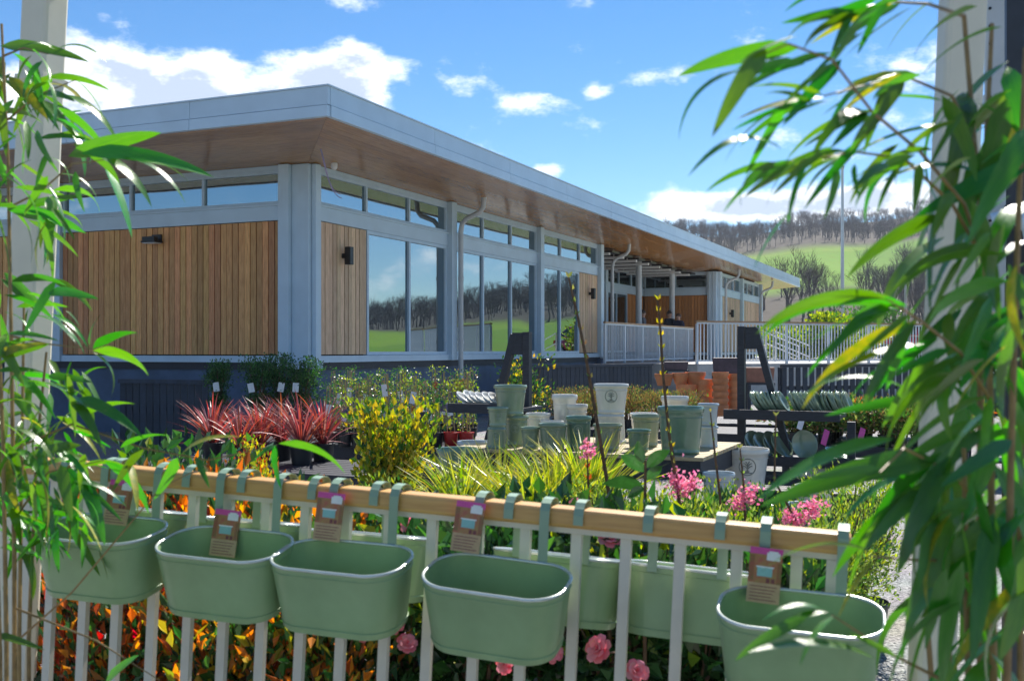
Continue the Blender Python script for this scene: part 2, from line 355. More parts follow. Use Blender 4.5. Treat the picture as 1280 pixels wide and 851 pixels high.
# ------------------------------------------------------------------ the building
B = thing('garden_centre_building', 'long low building with timber cladding, big windows and a wide flat overhanging roof', 'building', CB, RZ)
FACE = {'L': lambda u, d: (-d, u), 'R': lambda u, d: (u, -d), 'R2': lambda u, d: (u, -d-.8), 'P': lambda u, d: (u, 2.1-d), 'E': lambda u, d: (26.0-d, u)}
def fb(face, u0, u1, z0, z1, d0, d1, mb=None, m=0):
    a = FACE[face](u0, d0); b = FACE[face](u1, d1)
    mb = mb or MB()
    return mb.box(min(a[0], b[0]), max(a[0], b[0]), min(a[1], b[1]), max(a[1], b[1]), z0, z1, m)
SO, SILL, BEAM0, BEAM1, CLB, CLT = 4.44, 1.35, 3.55, 3.78, 3.84, 4.36
def boards(face, u0, u1, z0, z1, m, n=None, parent=B):
    n = n or max(1, round((u1-u0)/.122)); w = (u1-u0)/n; g = .014
    sh = None
    for i in range(n):
        c = FACE[face](u0+w*(i+.5), 0); dd = .012*((i*7) % 3)/3
        if sh is None:
            mb = MB(); a = FACE[face](0, 0); e = FACE[face](w/2-g/2, .026)
            du = abs(e[0]-a[0]); dv = abs(e[1]-a[1])
            if face in ('L', 'E'): mb.box(-.026, .01, -(w/2-g/2), w/2-g/2, z0, z1)
            else: mb.box(-(w/2-g/2), w/2-g/2, -.026, .01, z0, z1)
            sh = mb.mesh('board', m)
        o = link('board', sh, parent); o.location = (c[0]-(dd if face in ('L', 'E') else 0), c[1]-(0 if face in ('L', 'E') else dd), 0)
def frame_rect(face, u0, u1, z0, z1, n, mglass, name, fw=.055, d=.03):
    """a glazed opening: each pane its own part, frame bars round them"""
    w = (u1-u0)/n
    mb = MB()
    fb(face, u0, u1, z0, z0+fw, -.05, d, mb); fb(face, u0, u1, z1-fw, z1, -.05, d, mb)
    for i in range(n+1):
        c = u0+w*i; a = c-fw/2 if 0 < i < n else (c if i == 0 else c-fw)
        fb(face, a, a+fw, z0+fw, z1-fw, -.05, d+.002, mb)
    f = mb.build(name, m_frame, B)
    for i in range(n):
        g = fb(face, u0+w*i+fw*.5, u0+w*(i+1)-fw*.5, z0+fw*.8, z1-fw*.8, -.022, -.01)
        # tiny tilt per pane so that reflections break from pane to pane
        o = g.build('pane', mglass, f)
def bay(face, u0, u1, lower, ncl, gl=None, mclad=None, sill=True):
    gl = gl or m_glass
    if sill: fb(face, u0, u1, 1.24, SILL, -.1, .07).build('sill', m_paint, B)
    mb = fb(face, u0, u1, BEAM0, BEAM1, -.1, .045); fb(face, u0, u1, BEAM1, BEAM1+.03, -.1, .075, mb); mb.build('beam', m_paint, B)
    fb(face, u0, u1, CLT, SO-.002, -.08, .035).build('head_trim', m_frame, B)
    frame_rect(face, u0, u1, BEAM1+.032, CLT-.002, ncl, gl, 'clerestory_window', .05)
    for it in lower:
        if it[0] == 'clad': boards(face, it[1], it[2], SILL+.02, BEAM0-.012, it[3] if len(it) > 3 else mclad)
        else: frame_rect(face, it[1], it[2], SILL+.004, BEAM0-.004, it[3], gl, 'window', .06)
def column(face, u, w=.22, d=.15, z0=1.24):
    fb(face, u-w/2, u+w/2, z0, SO-.004, -.1, d).build('column', m_paint, B)
# the body behind the faces: back, roof deck and floors are shut so that the glass looks into a dim room
mb = MB(); mb.box(.32, 14.2, 9.5, 9.8, 0, SO); mb.box(.1, 14.2, .3, 9.5, 1.05, 1.25); mb.box(14.05, 14.2, .12, 9.5, 1.25, SO); mb.box(26.05, 34.9, 7.5, 7.8, 0, SO); mb.box(26.1, 34.9, -.6, 7.5, 1.0, 1.2)
mb.box(34.7, 34.9, -.6, 7.5, 1.2, SO); mb.box(14.2, 26.1, 6.0, 6.3, 0, SO); mb.box(14.2, 26.0, 2.3, 6.0, 1.0, 1.1); mb.box(3.5, 4.2, 4, 6, 1.25, 2.6); mb.box(7, 8.2, 5, 5.6, 1.25, 3.0); mb.box(.25, .3, .4, 14, 1.3, SO)
mb.build('inner_wall', m_dark, B)
# left face
fb('L', -.0, 14.5, .0, 1.12, -.3, -.02).build('plinth', m_plinth, B)
fb('L', -.0, 14.5, 1.12, 1.239, -.3, .02).build('plinth_band', m_bench, B)
fb('R', .02, 14.5, .0, 1.12, -.3, -.02).build('plinth', m_plinth, B)
fb('R', .02, 14.5, 1.12, 1.239, -.3, .02).build('plinth_band', m_bench, B)
bay('L', .505, 5.23, [('clad', .505, 5.23, m_larch)], 3)
column('L', 5.37, .27, .10)
bay('L', 5.51, 10.1, [('clad', 5.52, 10.1, m_larch)], 3)
column('L', 10.25, .28, .14)
bay('L', 10.4, 14.5, [('clad', 10.4, 14.5, m_larch)], 2)
# stepped corner columns
for q, (x0, x1, y0, y1) in enumerate(((-.12, .1, .30, .503), (-.03, .2, -.03, .298), (.05, .203, -.12, -.032))):
    bevel(MB().box(x0, x1, y0, y1, 1.24, SO-.004).build('column', m_paint, B), .012)
MB().box(-.14, .22, -.14, .52, 1.14, 1.238).build('column_base', m_paint, B)
# long face
bay('R', .205, 4.84, [('clad', .205, 1.74, m_larch_pale), ('glass', 1.76, 4.84, 2)], 3)
column('R', 4.95)
bay('R', 5.06, 9.64, [('glass', 5.06, 9.64, 3)], 3)
column('R', 9.75)
bay('R', 9.86, 14.2, [('glass', 9.86, 12.7, 2), ('clad', 12.72, 14.2, m_larch_pale)], 3)
column('R', 14.33, .24, .15)
# porch: recessed wall, free columns, strip lights
bay('P', 14.5, 17.6, [('glass', 14.5, 17.6, 2)], 2, m_glass_dark, sill=False)
column('P', 17.75, .25, .12, ZT)
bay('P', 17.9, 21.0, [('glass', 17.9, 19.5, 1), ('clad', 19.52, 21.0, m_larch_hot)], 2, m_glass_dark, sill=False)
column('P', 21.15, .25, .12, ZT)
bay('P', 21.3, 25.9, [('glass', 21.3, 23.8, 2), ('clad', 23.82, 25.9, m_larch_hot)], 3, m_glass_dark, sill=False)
for t in (19.2, 23.4): 
    mb = MB(); p0 = (t, .25); mb.tube([(p0[0], p0[1], ZT), (p0[0], p0[1], SO-.005)], .10, 14); autosmooth(mb.build('porch_column', m_pipe, B))
for i in range(8):
    t = 15.1+i*1.35
    mb = MB(); mb.box(t-.07, t+.07, -.1+.0, 1.9, 4.20, 4.27); mb.box(t-.01, t+.01, .2, .22, 4.27, 4.44); mb.box(t-.01, t+.01, 1.6, 1.62, 4.27, 4.44); mb.build('strip_light', m_white, B)
    mb = MB(); mb.box(t+.25, t+.95, -.1, 1.9, 4.30, 4.36); mb.build('ceiling_baffle', m_black, B)
# second wing: end wall and its long face, 0.8 m further out
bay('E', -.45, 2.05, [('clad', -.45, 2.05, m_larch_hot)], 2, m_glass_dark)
for i in range(5):
    w = .11; MB().box(25.82-.03*(i % 2), 26.1, -.80+i*w*.62-.02, -.80+(i+1)*w*.62-.03, ZT, SO-.004).build('column_rib', m_paint, B)
MB().box(26.0, 26.35, -.95, -.47, ZT, SO-.005).build('column', m_paint, B)
bay('R2', 26.35, 30.3, [('clad', 26.35, 30.3, m_larch_pale)], 3)
column('R2', 30.45)
bay('R2', 30.6, 34.6, [('clad', 30.6, 34.6, m_larch_pale)], 3)
column('R2', 34.8)
# roof: deck, fascia in two tiers of panels, boarded soffit
X0, X1, Y0, Y1 = -2.23, 40.2, -1.845, 14.5
RISE = .168                                                       # the soffit climbs towards the edge
MB().box(X0+.1, X1-.1, Y0+.1, Y1, SO+RISE+.06, 4.95).build('roof_deck', m_fascia, B)
def fascia(face, a, b, n):
    w = (b-a)/n; g = .006
    for i in range(n):
        u0, u1 = a+w*i+g/2, a+w*(i+1)-g/2
        for z0, z1, pr in ((4.745, 4.99, .0), (4.585, 4.735, .014)):
            if face == 'r': MB().box(u0, u1, Y0-pr, Y0+.06, z0, z1).build('fascia_panel', m_fascia, B)
            elif face == 'l': MB().box(X0-pr, X0+.06, u0, u1, z0, z1).build('fascia_panel', m_fascia, B)
            else: MB().box(X1-.06, X1+pr, u0, u1, z0, z1).build('fascia_panel', m_fascia, B)
fascia('r', X0+.062, X1-.062, 14); fascia('l', Y0, Y1, 7); fascia('e', Y0+.064, 8, 4)
MB().box(X0-.02, X1+.02, Y0-.02, Y0+.12, 4.992, 5.012).build('roof_capping', m_fascia, B)
MB().box(X0-.02, X0+.12, Y0+.122, Y1, 4.992, 5.012).build('roof_capping', m_fascia, B)
def soffit_strip(axis, v0, v1, u0a, u0b, u1, z0, z1, joints=()):
    """one board; v across (v0 inner, v1 outer), u along, inner end u0a / outer end u0b follow the mitre"""
    cuts = [None]+[j for j in joints if max(u0a, u0b)+.8 < j < u1-.8]+[u1]
    for i in range(len(cuts)-1):
        a0, a1 = (u0a, u0b) if cuts[i] is None else (cuts[i]+.003,)*2
        e = cuts[i+1]
        pts = [(a0, v0, z0), (e, v0, z0), (e, v1, z1), (a1, v1, z1)]
        if axis == 'y': pts = [(v, u, z) for u, v, z in pts][::-1]
        vs = pts+[(x, y, z+.02) for x, y, z in pts]
        MB().add(vs, [(0, 1, 2, 3), (7, 6, 5, 4), (0, 4, 5, 1), (1, 5, 6, 2), (2, 6, 7, 3), (3, 7, 4, 0)]).build('soffit_board', m_soffit if axis == 'x' else m_soffit_y, B)
nb = 13; wv = (-Y0-.062)/nb
for k in range(nb):
    f0, f1 = k*wv, (k+1)*wv-.004
    soffit_strip('x', -f0, -f1, -f0*X0/Y0, -f1*X0/Y0, X1-.064, SO+RISE*f0/-Y0, SO+RISE*f1/-Y0, [1.5+((k*37) % 23)/23*5+6.1*j for j in range(7)])
nb = 15; wv = (-X0-.062)/nb
for k in range(nb):
    f0, f1 = k*wv, (k+1)*wv-.004
    soffit_strip('y', -f0, -f1, -f0*Y0/X0+.004, -f1*Y0/X0+.004, Y1, SO+RISE*f0/-X0, SO+RISE*f1/-X0, [2.0+((k*31) % 19)/19*5+6.1*j for j in range(3)])
for k in range(16): MB().box(14.3, 26.0, .01+k*.15, .01+k*.15+.145, SO, SO+.02).build('soffit_board', m_soffit, B)
MB().box(34.9, X1-.1, .01, 8, SO, SO+.02).build('end_soffit', m_soffit, B)
# downpipes with swan necks, on the long face columns
def downpipe(t, off, z0=.05, face0=0.0):
    y0 = -off
    pts = [(t, y0, z0), (t, y0, 3.85), (t, y0-.03, 4.0), (t, y0-.12, 4.10), (t, y0-.42, 4.22), (t, y0-.50, 4.32), (t, y0-.52, SO+.10)]
    mb = MB(); mb.tube(pts, .052, 12)
    for z in (1.6, 2.9): mb.tube([(t, y0, z-.03), (t, y0, z+.03)], .064, 12)
    autosmooth(mb.build('downpipe', m_pipe, B))
downpipe(5.05, .24); downpipe(15.2, .15, ZT); downpipe(26.75, 1.0, ZT); downpipe(34.2, 1.0, ZT)
# lamps, camera, loose wires
def wall_light(face, u, z):
    mb = fb(face, u-.03, u+.03, z-.04, z+.04, .02, .10); fb(face, u-.055, u+.055, z-.15, z+.15, .10, .21, mb); bevel(mb.build('wall_light', m_black, B), .008)
wall_light('R', .98, 3.03); wall_light('R', 13.5, 3.0); wall_light('R2', 28.2, 2.9)
mb = fb('L', 2.95, 3.15, 3.30, 3.42, .03, .07); fb('L', 2.90, 3.20, 3.27, 3.30, .07, .28, mb); fb('L', 2.92, 3.18, 3.30, 3.37, .16, .27, mb); fl = bevel(mb.build('floodlight', m_black, B), .006)
fb('L', 2.92, 3.18, 3.258, 3.268, .09, .26).build('lens', m_white, fl)
mb = MB(); mb.lathe([(0, 0), (.05, 0), (.055, -.03), (.05, -.08), (.03, -.11), (0, -.12)], 16, M=Matrix.Translation((.30, -.30, SO+.03))); autosmooth(mb.build('security_camera', m_white, B))
mb = MB()
for k, ph in ((0, 0), (1, .5)):
    pts = [(-.75+.9*s+.05*math.sin(5*s+ph), -.75+.06*math.sin(4*s+ph)+.25*s, SO+.04-.62*math.sin(s*1.6)**1.2*(.9+.1*k)) for s in [i/14 for i in range(15)]]
    mb.tube(pts, .007, 5)
mb.build('loose_cable', mat('cable', (.35, .3, .5), .5), B)
MB().box(bl(0,0).x*0+14.21, 14.52, -.15, 9.6, 0, 1.2).build('plinth_return', m_plinth, B)

# ------------------------------------------------------------------ terrace railings
def railing(name, label, a, b, z, h=1.16, sp=.115, group=None):
    a = Vector((a[0], a[1], 0)); b = Vector((b[0], b[1], 0)); d = b-a; Ln = d.length; ang = math.atan2(d.y, d.x)
    t = thing(name, label, 'railing', (a.x, a.y, z), ang, group)
    MB().box(-.03, Ln+.03, -.035, .035, h-.045, h).build('handrail', m_oakfar, t)
    MB().box(0, Ln, -.02, .02, h-.085, h-.047).build('top_bar', m_rail, t)
    MB().box(0, Ln, -.02, .02, .06, .10).build('bottom_bar', m_rail, t)
    n = int(Ln/sp); bm = MB().box(-.0125, .0125, -.012, .012, .102, h-.087).mesh('baluster', m_rail)
    pm = MB().box(-.032, .032, -.03, .03, 0, h-.088).mesh('post', m_rail)
    for i in range(n+1):
        x = Ln*i/n
        o = link('post' if i % 13 == 0 else 'baluster', pm if i % 13 == 0 else bm, t); o.location = (x, 0, 0)
    return t
railing('terrace_railing', 'pale railing with brown handrail in front of the porch columns', bl(13.7, -.42), (6.25, 36.6), ZT)
railing('terrace_railing', 'long pale railing with brown handrail behind the upright rack and the dark pickets', (4.95, 28.35), (12.6, 31.9), ZT)
railing('terrace_railing', 'pale railing running on to the right behind the cream post', (12.9, 32.05), (15.3, 33.15), ZT)
MB_ = MB().box(-.06, .06, -.06, .06, 0, 1.15); e = MB_.build('railing_end_post', m_oakfar); e.location = (6.42, 36.8, ZT); tag(e, 'brown timber post at the gap between the two railings', 'post')
for i, (dx, dy) in enumerate(((0, 0), (.0, 1.3))):
    t = thing('stair_handrail', ['white sloping stair handrail behind the long railing, nearer one', 'white sloping stair handrail behind the long railing, farther one'][i], 'handrail', (8.2+dx, 33.0+dy, ZT))
    mb = MB(); mb.tube([(0, 0, 0), (0, 0, .95), (1.1, .1, .5), (1.1, .1, 0)], .022, 8); autosmooth(mb.build('rail', m_white, t))
    mb = MB(); mb.tube([(0, 0, .6), (1.1, .1, .15)], .018, 8); mb.build('rail', m_white, t)

# dark picket fences of the yard
def picket(name, label, a, b, h, w, gap, z=0, m=m_fence, top=True, cat='fence', toprail=.06):
    a = Vector((a[0], a[1], 0)); b = Vector((b[0], b[1], 0)); d = b-a; Ln = d.length
    t = thing(name, label, cat, (a.x, a.y, z), math.atan2(d.y, d.x))
    n = int(Ln/(w+gap)); s = Ln/n
    pm = MB().box(-w/2, w/2, -.012, .012, .04, h-toprail).mesh('picket', m)
    for i in range(n): link('picket', pm, t).location = (s*(i+.5), 0, 0)
    MB().box(0, Ln, -.045, .035, h-toprail+.003, h).build('top_rail', m, t)
    for zz in (.16, h*.55): MB().box(0, Ln, .014, .06, zz, zz+.08).build('rail', m, t)
    for i in range(int(Ln/1.8)+1): MB().box(-.04, .04, .015, .10, 0, h-toprail).build('post', m, t).location = (min(Ln-.05, i*1.8+.05), .05, 0)
    return t
picket('slatted_screen', 'dark slatted timber screen against the plinth beside the red spiky plants', at(150, 480, 15.2).xy, at(262, 480, 14.6).xy, 1.03, .10, .02, cat='fence')
picket('picket_fence', 'dark board fence behind the glazed pots and below the porch railing', at(655, 470, 22.5).xy, at(815, 470, 25.5).xy, 1.12, .13, .012)
picket('picket_fence', 'dark picket fence with light gaps right of the upright rack below the long railing', at(976, 470, 21.5).xy, at(1152, 470, 22.3).xy, 1.15, .10, .055)

# ------------------------------------------------------------------ flagpole, lamp
p = at(1053, 430, 52); t = thing('flagpole', 'tall thin pale pole rising in front of the wooded hill', 'pole', (p.x, p.y, ZT))
mb = MB(); mb.tube([(0, 0, 0), (0, 0, 9.2)], [.10, .06], 10); autosmooth(mb.build('mast', m_pipe, t)); mb = MB(); mb.lathe([(0, .2), (.09, .12), (.10, 0), (.06, -.08), (.0, -.1)], 12, M=Matrix.Translation((0, 0, 9.28))); mb.build('finial', m_pipe, t)
p = at(1132, 430, 46); t = thing('lamp_post', 'short car park lamp post with a flat head left of the cream post', 'lamp post', (p.x, p.y, ZT))
mb = MB(); mb.tube([(0, 0, 0), (0, 0, 3.3)], [.07, .05], 10); autosmooth(mb.build('pole', m_pipe, t)); MB().box(-.12, .12, -.35, .12, 3.3, 3.38).build('lamp_head', m_black, t)

# ------------------------------------------------------------------ red car in the upper car park
def red_car():
    m_red = mat('red car paint', (.55, .02, .05), .25, .03, 3, coat=.6); m_tyre = mat('tyre', (.02, .02, .02), .8); m_alloy = mat('alloy', (.5, .5, .52), .3, metal=.8)
    m_cg = mat('car glass', (.02, .025, .03), .08, spec=.8); m_lamp = mat('car lamp', (.7, .7, .7), .1); m_tail = mat('tail lamp', (.4, .01, .01), .15)
    p = at(1128, 440, 45.0)
    t = thing('parked_car', 'red car parked behind the terrace railing beside the cream post', 'car', (p.x, p.y, ZT), R(14))
    secs = [(-2.05, .35, .62, .62), (-1.95, .28, .90, .72), (-1.1, .22, .98, .80), (0, .2, .98, .84), (1.2, .22, .95, .84), (1.9, .28, .92, .80), (2.08, .4, .8, .70)]
    vs = []; fs = []
    for x, z0, z1, w in secs:
        vs += [(x, -w*.92, z0), (x, -w, (z0+z1)*.5), (x, -w*.93, z1), (x, w*.93, z1), (x, w, (z0+z1)*.5), (x, w*.92, z0)]
    for i in range(len(secs)-1):
        for j in range(6): fs.append((i*6+j, i*6+(j+1) % 6, i*6+6+(j+1) % 6, i*6+6+j))
    fs += [tuple(range(5, -1, -1)), tuple(len(vs)-6+j for j in range(6))]
    o = MB().add(vs, fs).build('body', m_red, t); md = o.modifiers.new('s', 'SUBSURF'); md.levels = md.render_levels = 1; o.data.shade_smooth()
    cab = [(-1.1, .97), (-.45, 1.44), (.95, 1.48), (1.85, .95)]
    def cabin(w0, w1, cab, nm, m):
        v = []; 
        for x, z in cab: ww = w0 if z < 1.2 else w1; v += [(x, -ww, z), (x, ww, z)]
        return MB().add(v, [(0, 1, 3, 2), (2, 3, 5, 4), (4, 5, 7, 6), (0, 2, 4, 6), (1, 7, 5, 3), (0, 6, 7, 1)]).build(nm, m, t)
    bevel(cabin(.78, .60, cab, 'roof', m_red), .05)
    for s in (-1, 1):
        mb = MB(); v = [(-.9, s*.785, 1.0), (.15, s*.785, 1.0), (.15, s*.655, 1.38), (-.42, s*.655, 1.36)]; mb.add([(x, y+s*.012, z) for x, y, z in v], [(0, 1, 2, 3)]); mb.build('side_window', m_cg, t)
        mb = MB(); v = [(.22, s*.785, 1.0), (1.55, s*.785, 1.0), (.98, s*.655, 1.38), (.22, s*.655, 1.38)]; mb.add([(x, y+s*.012, z) for x, y, z in v], [(0, 1, 2, 3)]); mb.build('side_window', m_cg, t)
        MB().box(-2.0, -1.86, s*.52-.14, s*.52+.14, .66, .78).build('headlight', m_lamp, t)
        MB().box(1.98, 2.06, s*.58-.1, s*.58+.1, .64, .82).build('tail_light', m_tail, t)
        MB().box(-.62, -.45, s*.84-.07, s*.84+.07, .98, 1.1).build('mirror', m_red, t)
        for x in (-1.3, 1.28):
            Mx = Matrix.Translation((x, s*.74, .31)) @ Matrix.Rotation(R(90), 4, 'X')
            wh = MB().lathe([(.19, -.1), (.28, -.1), (.31, -.06), (.31, .06), (.28, .1), (.19, .1)], 24, M=Mx).build('wheel', m_tyre, t); wh.data.shade_smooth()
            MB().lathe([(0, -.08), (.06, -.09), (.19, -.06), (.19, .06), (.06, .09), (0, .08)], 10, M=Mx).build('rim', m_alloy, wh)
    mb = MB(); mb.add([(-1.06, -.72, 1.02), (-1.06, .72, 1.02), (-.47, .58, 1.43), (-.47, -.58, 1.43)], [(0, 1, 2, 3)]); mb.v = [(x-.012, y, z+.012) for x, y, z in mb.v]; mb.build('windscreen', m_cg, t)
red_car()

# ------------------------------------------------------------------ leaves, shrubs, trees
def leaf_cloud(P, D, L, W, fold=.25):
    """leaves as folded four-corner blades: P base points, D directions, L lengths, W widths (arrays)"""
    n = len(P); D = D/np.linalg.norm(D, axis=1, keepdims=True)
    rv = np.random.normal(size=(n, 3)); S = np.cross(D, rv); S /= np.linalg.norm(S, axis=1, keepdims=True)+1e-9
    U = np.cross(S, D)
    L = np.broadcast_to(L, n)[:, None]; W = np.broadcast_to(W, n)[:, None]
    mid = P + D*L*.45
    V = np.stack([P, mid + S*W*.5 + U*W*fold, P + D*L - U*L*.10, mid - S*W*.5 + U*W*fold], 1).reshape(-1, 3)
    F = [(4*i, 4*i+1, 4*i+2) for i in range(n)] + [(4*i, 4*i+2, 4*i+3) for i in range(n)]
    return V, F
def cloud_mesh(name, sets, mats):
    vs = []; fs = []; mi = []; o = 0
    for (V, F, m) in sets:
        vs.append(V); fs += [tuple(a+o for a in f) for f in F]; mi += [m]*len(F); o += len(V)
    me = bpy.data.meshes.new(name); me.from_pydata(np.concatenate(vs).tolist(), [], fs)
    for m in mats: me.materials.append(m)
    me.polygons.foreach_set('material_index', mi); me.update(); return me
def pot_prof(r, h, taper=.74, rim=.012, t=.010, rimh=.10):
    rb = r*taper; return [(0, 0), (rb*.96, 0), (rb, h*.02), (r-rim-(r-rb)*rimh*.5, h*(1-rimh)), (r, h*(1-rimh)+.002), (r, h-.004), (r-.004, h), (r-t, h-.003), (rb-t*.6, h*.12), (0, h*.12)]
def plastic_pot(parent, r, h, m=None, loc=(0, 0, 0)):
    mb = MB(); mb.lathe(pot_prof(r, h, .78, .006, .006), 20); o = autosmooth(mb.build('pot', m or m_plastic, parent)); o.location = loc
    s = MB().lathe([(0, h*.86), (r*.93, h*.85)], 16).build('compost', m_soil, parent); s.location = loc
    return o
def shrub_meshes(h, w, n, ls, lw, mats, weights, stems=9, upright=.5, z0=.0, tips=None, tipn=0, tipsz=.03, lumps=7, hollow=.25, seed=0):
    rs = np.random.RandomState(seed+11); np.random.seed(seed+5)
    mb = MB(); ends = []
    for i in range(stems):
        a = 2*math.pi*(i+rs.rand()*.8)/stems; rr = w*.5*(.3+.6*rs.rand()); zt = z0+h*(.6+.38*rs.rand())
        p = [(0.02*math.cos(a), .02*math.sin(a), 0)]
        for s in (.35, .7, 1): p.append((rr*math.cos(a)*s**1.3+rs.normal()*.01, rr*math.sin(a)*s**1.3+rs.normal()*.01, zt*s))
        mb.tube(p, [.009*h/.6, .007*h/.6, .005*h/.6, .002], 5); ends += p[1:]
    # clumps gathered round stem points give lit and dark lumps and gaps
    cent = [np.array(e)+rs.normal(size=3)*w*.09 for e in ends for _ in range(2)]
    cent += [np.array((w*.5*rs.uniform(-.8, .8), w*.5*rs.uniform(-.8, .8), z0+h*rs.uniform(.25, .85))) for _ in range(lumps)]
    per = n//len(cent); sets = []
    P = np.concatenate([c + rs.normal(size=(per, 3))*np.array((w*.11, w*.11, h*.075)) for c in cent])
    P = P[(P[:, 2] > z0*.8+.02) & (P[:, 2] < z0+h*1.02)]
    ctr = np.array((0, 0, z0+h*.42)); D = P-ctr; D /= np.linalg.norm(D, axis=1, keepdims=True); D = D*.8 + rs.normal(size=D.shape)*.55; D[:, 2] += upright
    ch = rs.choice(len(mats), size=len(P), p=np.array(weights)/sum(weights))
    # young growth sits on the outside: the choice leans on height
    for k in range(len(mats)):
        idx = ch == k
        if idx.any():
            V, F = leaf_cloud(P[idx], D[idx], ls*rs.uniform(.7, 1.25, idx.sum()), lw*rs.uniform(.75, 1.2, idx.sum())); sets.append((V, F, k))
    fol = cloud_mesh('foliage', sets, mats)
    fl = None
    if tipn:
        sel = P[rs.choice(len(P), tipn)]; sel = sel + (sel-ctr)*.12
        q = 14; PP = np.repeat(sel, q, 0); DD = rs.normal(size=PP.shape)
        V, F = leaf_cloud(PP, DD, tipsz, tipsz*.8); fl = cloud_mesh('blossom', [(V, F, 0)], [tips])
    return fol, mb.mesh('stems', m_bark), fl
def shrub(name, label, cat, loc, h, w, n, ls, lw, mats, weights, pot=None, potr=.12, poth=.2, rz=0, group=None, **kw):
    t = thing(name, label, cat, loc, rz, group)
    z0 = 0
    if pot: plastic_pot(t, potr, poth, pot); z0 = poth*.85
    fol, st, fl = shrub_meshes(h, w, n, ls, lw, mats, weights, **kw)
    M_ = Matrix.Translation((0, 0, z0))
    link('foliage', fol, t, M_); link('stems', st, t, M_)
    if fl: link('blossom', fl, t, M_)
    return t
def copy_thing(src, label=None, loc=None, rz=0, sc=1.0):
    c = src.copy(); COL.objects.link(c)
    for ch in src.children:
        k = ch.copy(); COL.objects.link(k); k.parent = c
        for g in ch.children: kk = g.copy(); COL.objects.link(kk); kk.parent = k
    if loc is not None: c.location = loc
    c.rotation_euler = (0, 0, rz); c.scale = (sc,)*3
    if label: c['label'] = label
    return c
def blade_mesh(name, n, L, W, spread, mats, weights, arch=.35, seg=4, seed=0, z0=0, r0=.02):
    """a rosette of sword leaves"""
    rs = np.random.RandomState(seed+3); vs = []; fs = []; mi = []
    for i in range(n):
        a = rs.uniform(0, 2*math.pi); el = math.pi/2 - abs(rs.normal())*spread; el = max(.08, el); l = L*rs.uniform(.6, 1.05); w = W*rs.uniform(.7, 1.2)
        p = np.array((r0*math.cos(a), r0*math.sin(a), z0)); ca, sa = math.cos(a+rs.normal()*.2), math.sin(a+rs.normal()*.2); tw = rs.uniform(-.9, .9)
        side = np.array((-sa*math.cos(tw), ca*math.cos(tw), math.sin(tw))); b = len(vs); k = rs.choice(len(mats), p=np.array(weights)/sum(weights))
        e = el
        for s in range(seg+1):
            f = s/seg; ww = w*(.55+.9*f)*(1-f)**.6 if f < 1 else 0
            ww = w*min(1, .6+f*1.2)*(1-f**2.2)
            vs.append(p+side*ww*.5); vs.append(p-side*ww*.5)
            e -= arch/seg*(1+f)*rs.uniform(.6, 1.3); p = p + np.array((ca*math.cos(e), sa*math.cos(e), math.sin(e)))*l/seg
        for s in range(seg): fs.append((b+2*s, b+2*s+1, b+2*s+3, b+2*s+2)); mi.append(k)
    me = bpy.data.meshes.new(name); me.from_pydata([tuple(v) for v in vs], [], fs)
    for m in mats: me.materials.append(m)
    me.polygons.foreach_set('material_index', mi); me.update(); return me

# bare trees of the hillside
def bare_tree_arrays(seed, H=10, spread=.5, levels=5):
    rs = random.Random(seed); mb = MB()
    def grow(p, d, L, r, lev):
        q = p + d*L*.5 + Vector((rs.uniform(-1, 1), rs.uniform(-1, 1), rs.uniform(-.3, .5)))*L*.07
        e = q + (d+Vector((0, 0, .12))).normalized()*L*.5
        if lev >= 4:
            sd = d.orthogonal().normalized()*r; mb.add([p-sd, p+sd, e+sd*.3, e-sd*.3], [(0, 1, 2, 3)])
        elif lev >= 3: mb.tube([p, e], [r, r*.45], 3, cap=False)
        else: mb.tube([p, q, e], [r, r*.85, r*.65], 5 if lev == 0 else 4, cap=False)
        if lev >= levels: return
        nb = 4 if lev < 2 else (4 if lev == 2 else 3)
        for i in range(nb):
            a = 2*math.pi*(i+rs.random())/nb; tilt = rs.uniform(.35, .85)*spread*2*(.8 if lev else .7)
            sd = d.orthogonal().normalized(); sd2 = d.cross(sd); nd = (d*math.cos(tilt) + (sd*math.cos(a)+sd2*math.sin(a))*math.sin(tilt)); nd.z += .15; nd.normalize()
            st = e if lev == 0 and i < 3 else p.lerp(e, rs.uniform(.55, 1))
            grow(st, nd, L*rs.uniform(.58, .82), r*(.5 if lev < 3 else .8), lev+1)
    grow(Vector((0, 0, -.4)), Vector((rs.uniform(-.05, .05), rs.uniform(-.05, .05), 1)).normalized(), H*.27, H*.0135, 0)
    return np.array(mb.v), mb.f
TV = [bare_tree_arrays(s, 10, sp, 5) for s, sp in ((1, .42), (2, .5), (3, .36), (4, .55))]
def tree_mesh(i, m): 
    me = bpy.data.meshes.new('branches'); me.from_pydata(TV[i][0].tolist(), [], TV[i][1]); me.materials.append(m); return me
LT = [bare_tree_arrays(s, 10, sp, 4) for s, sp in ((11, .42), (12, .5), (13, .34), (14, .46))]
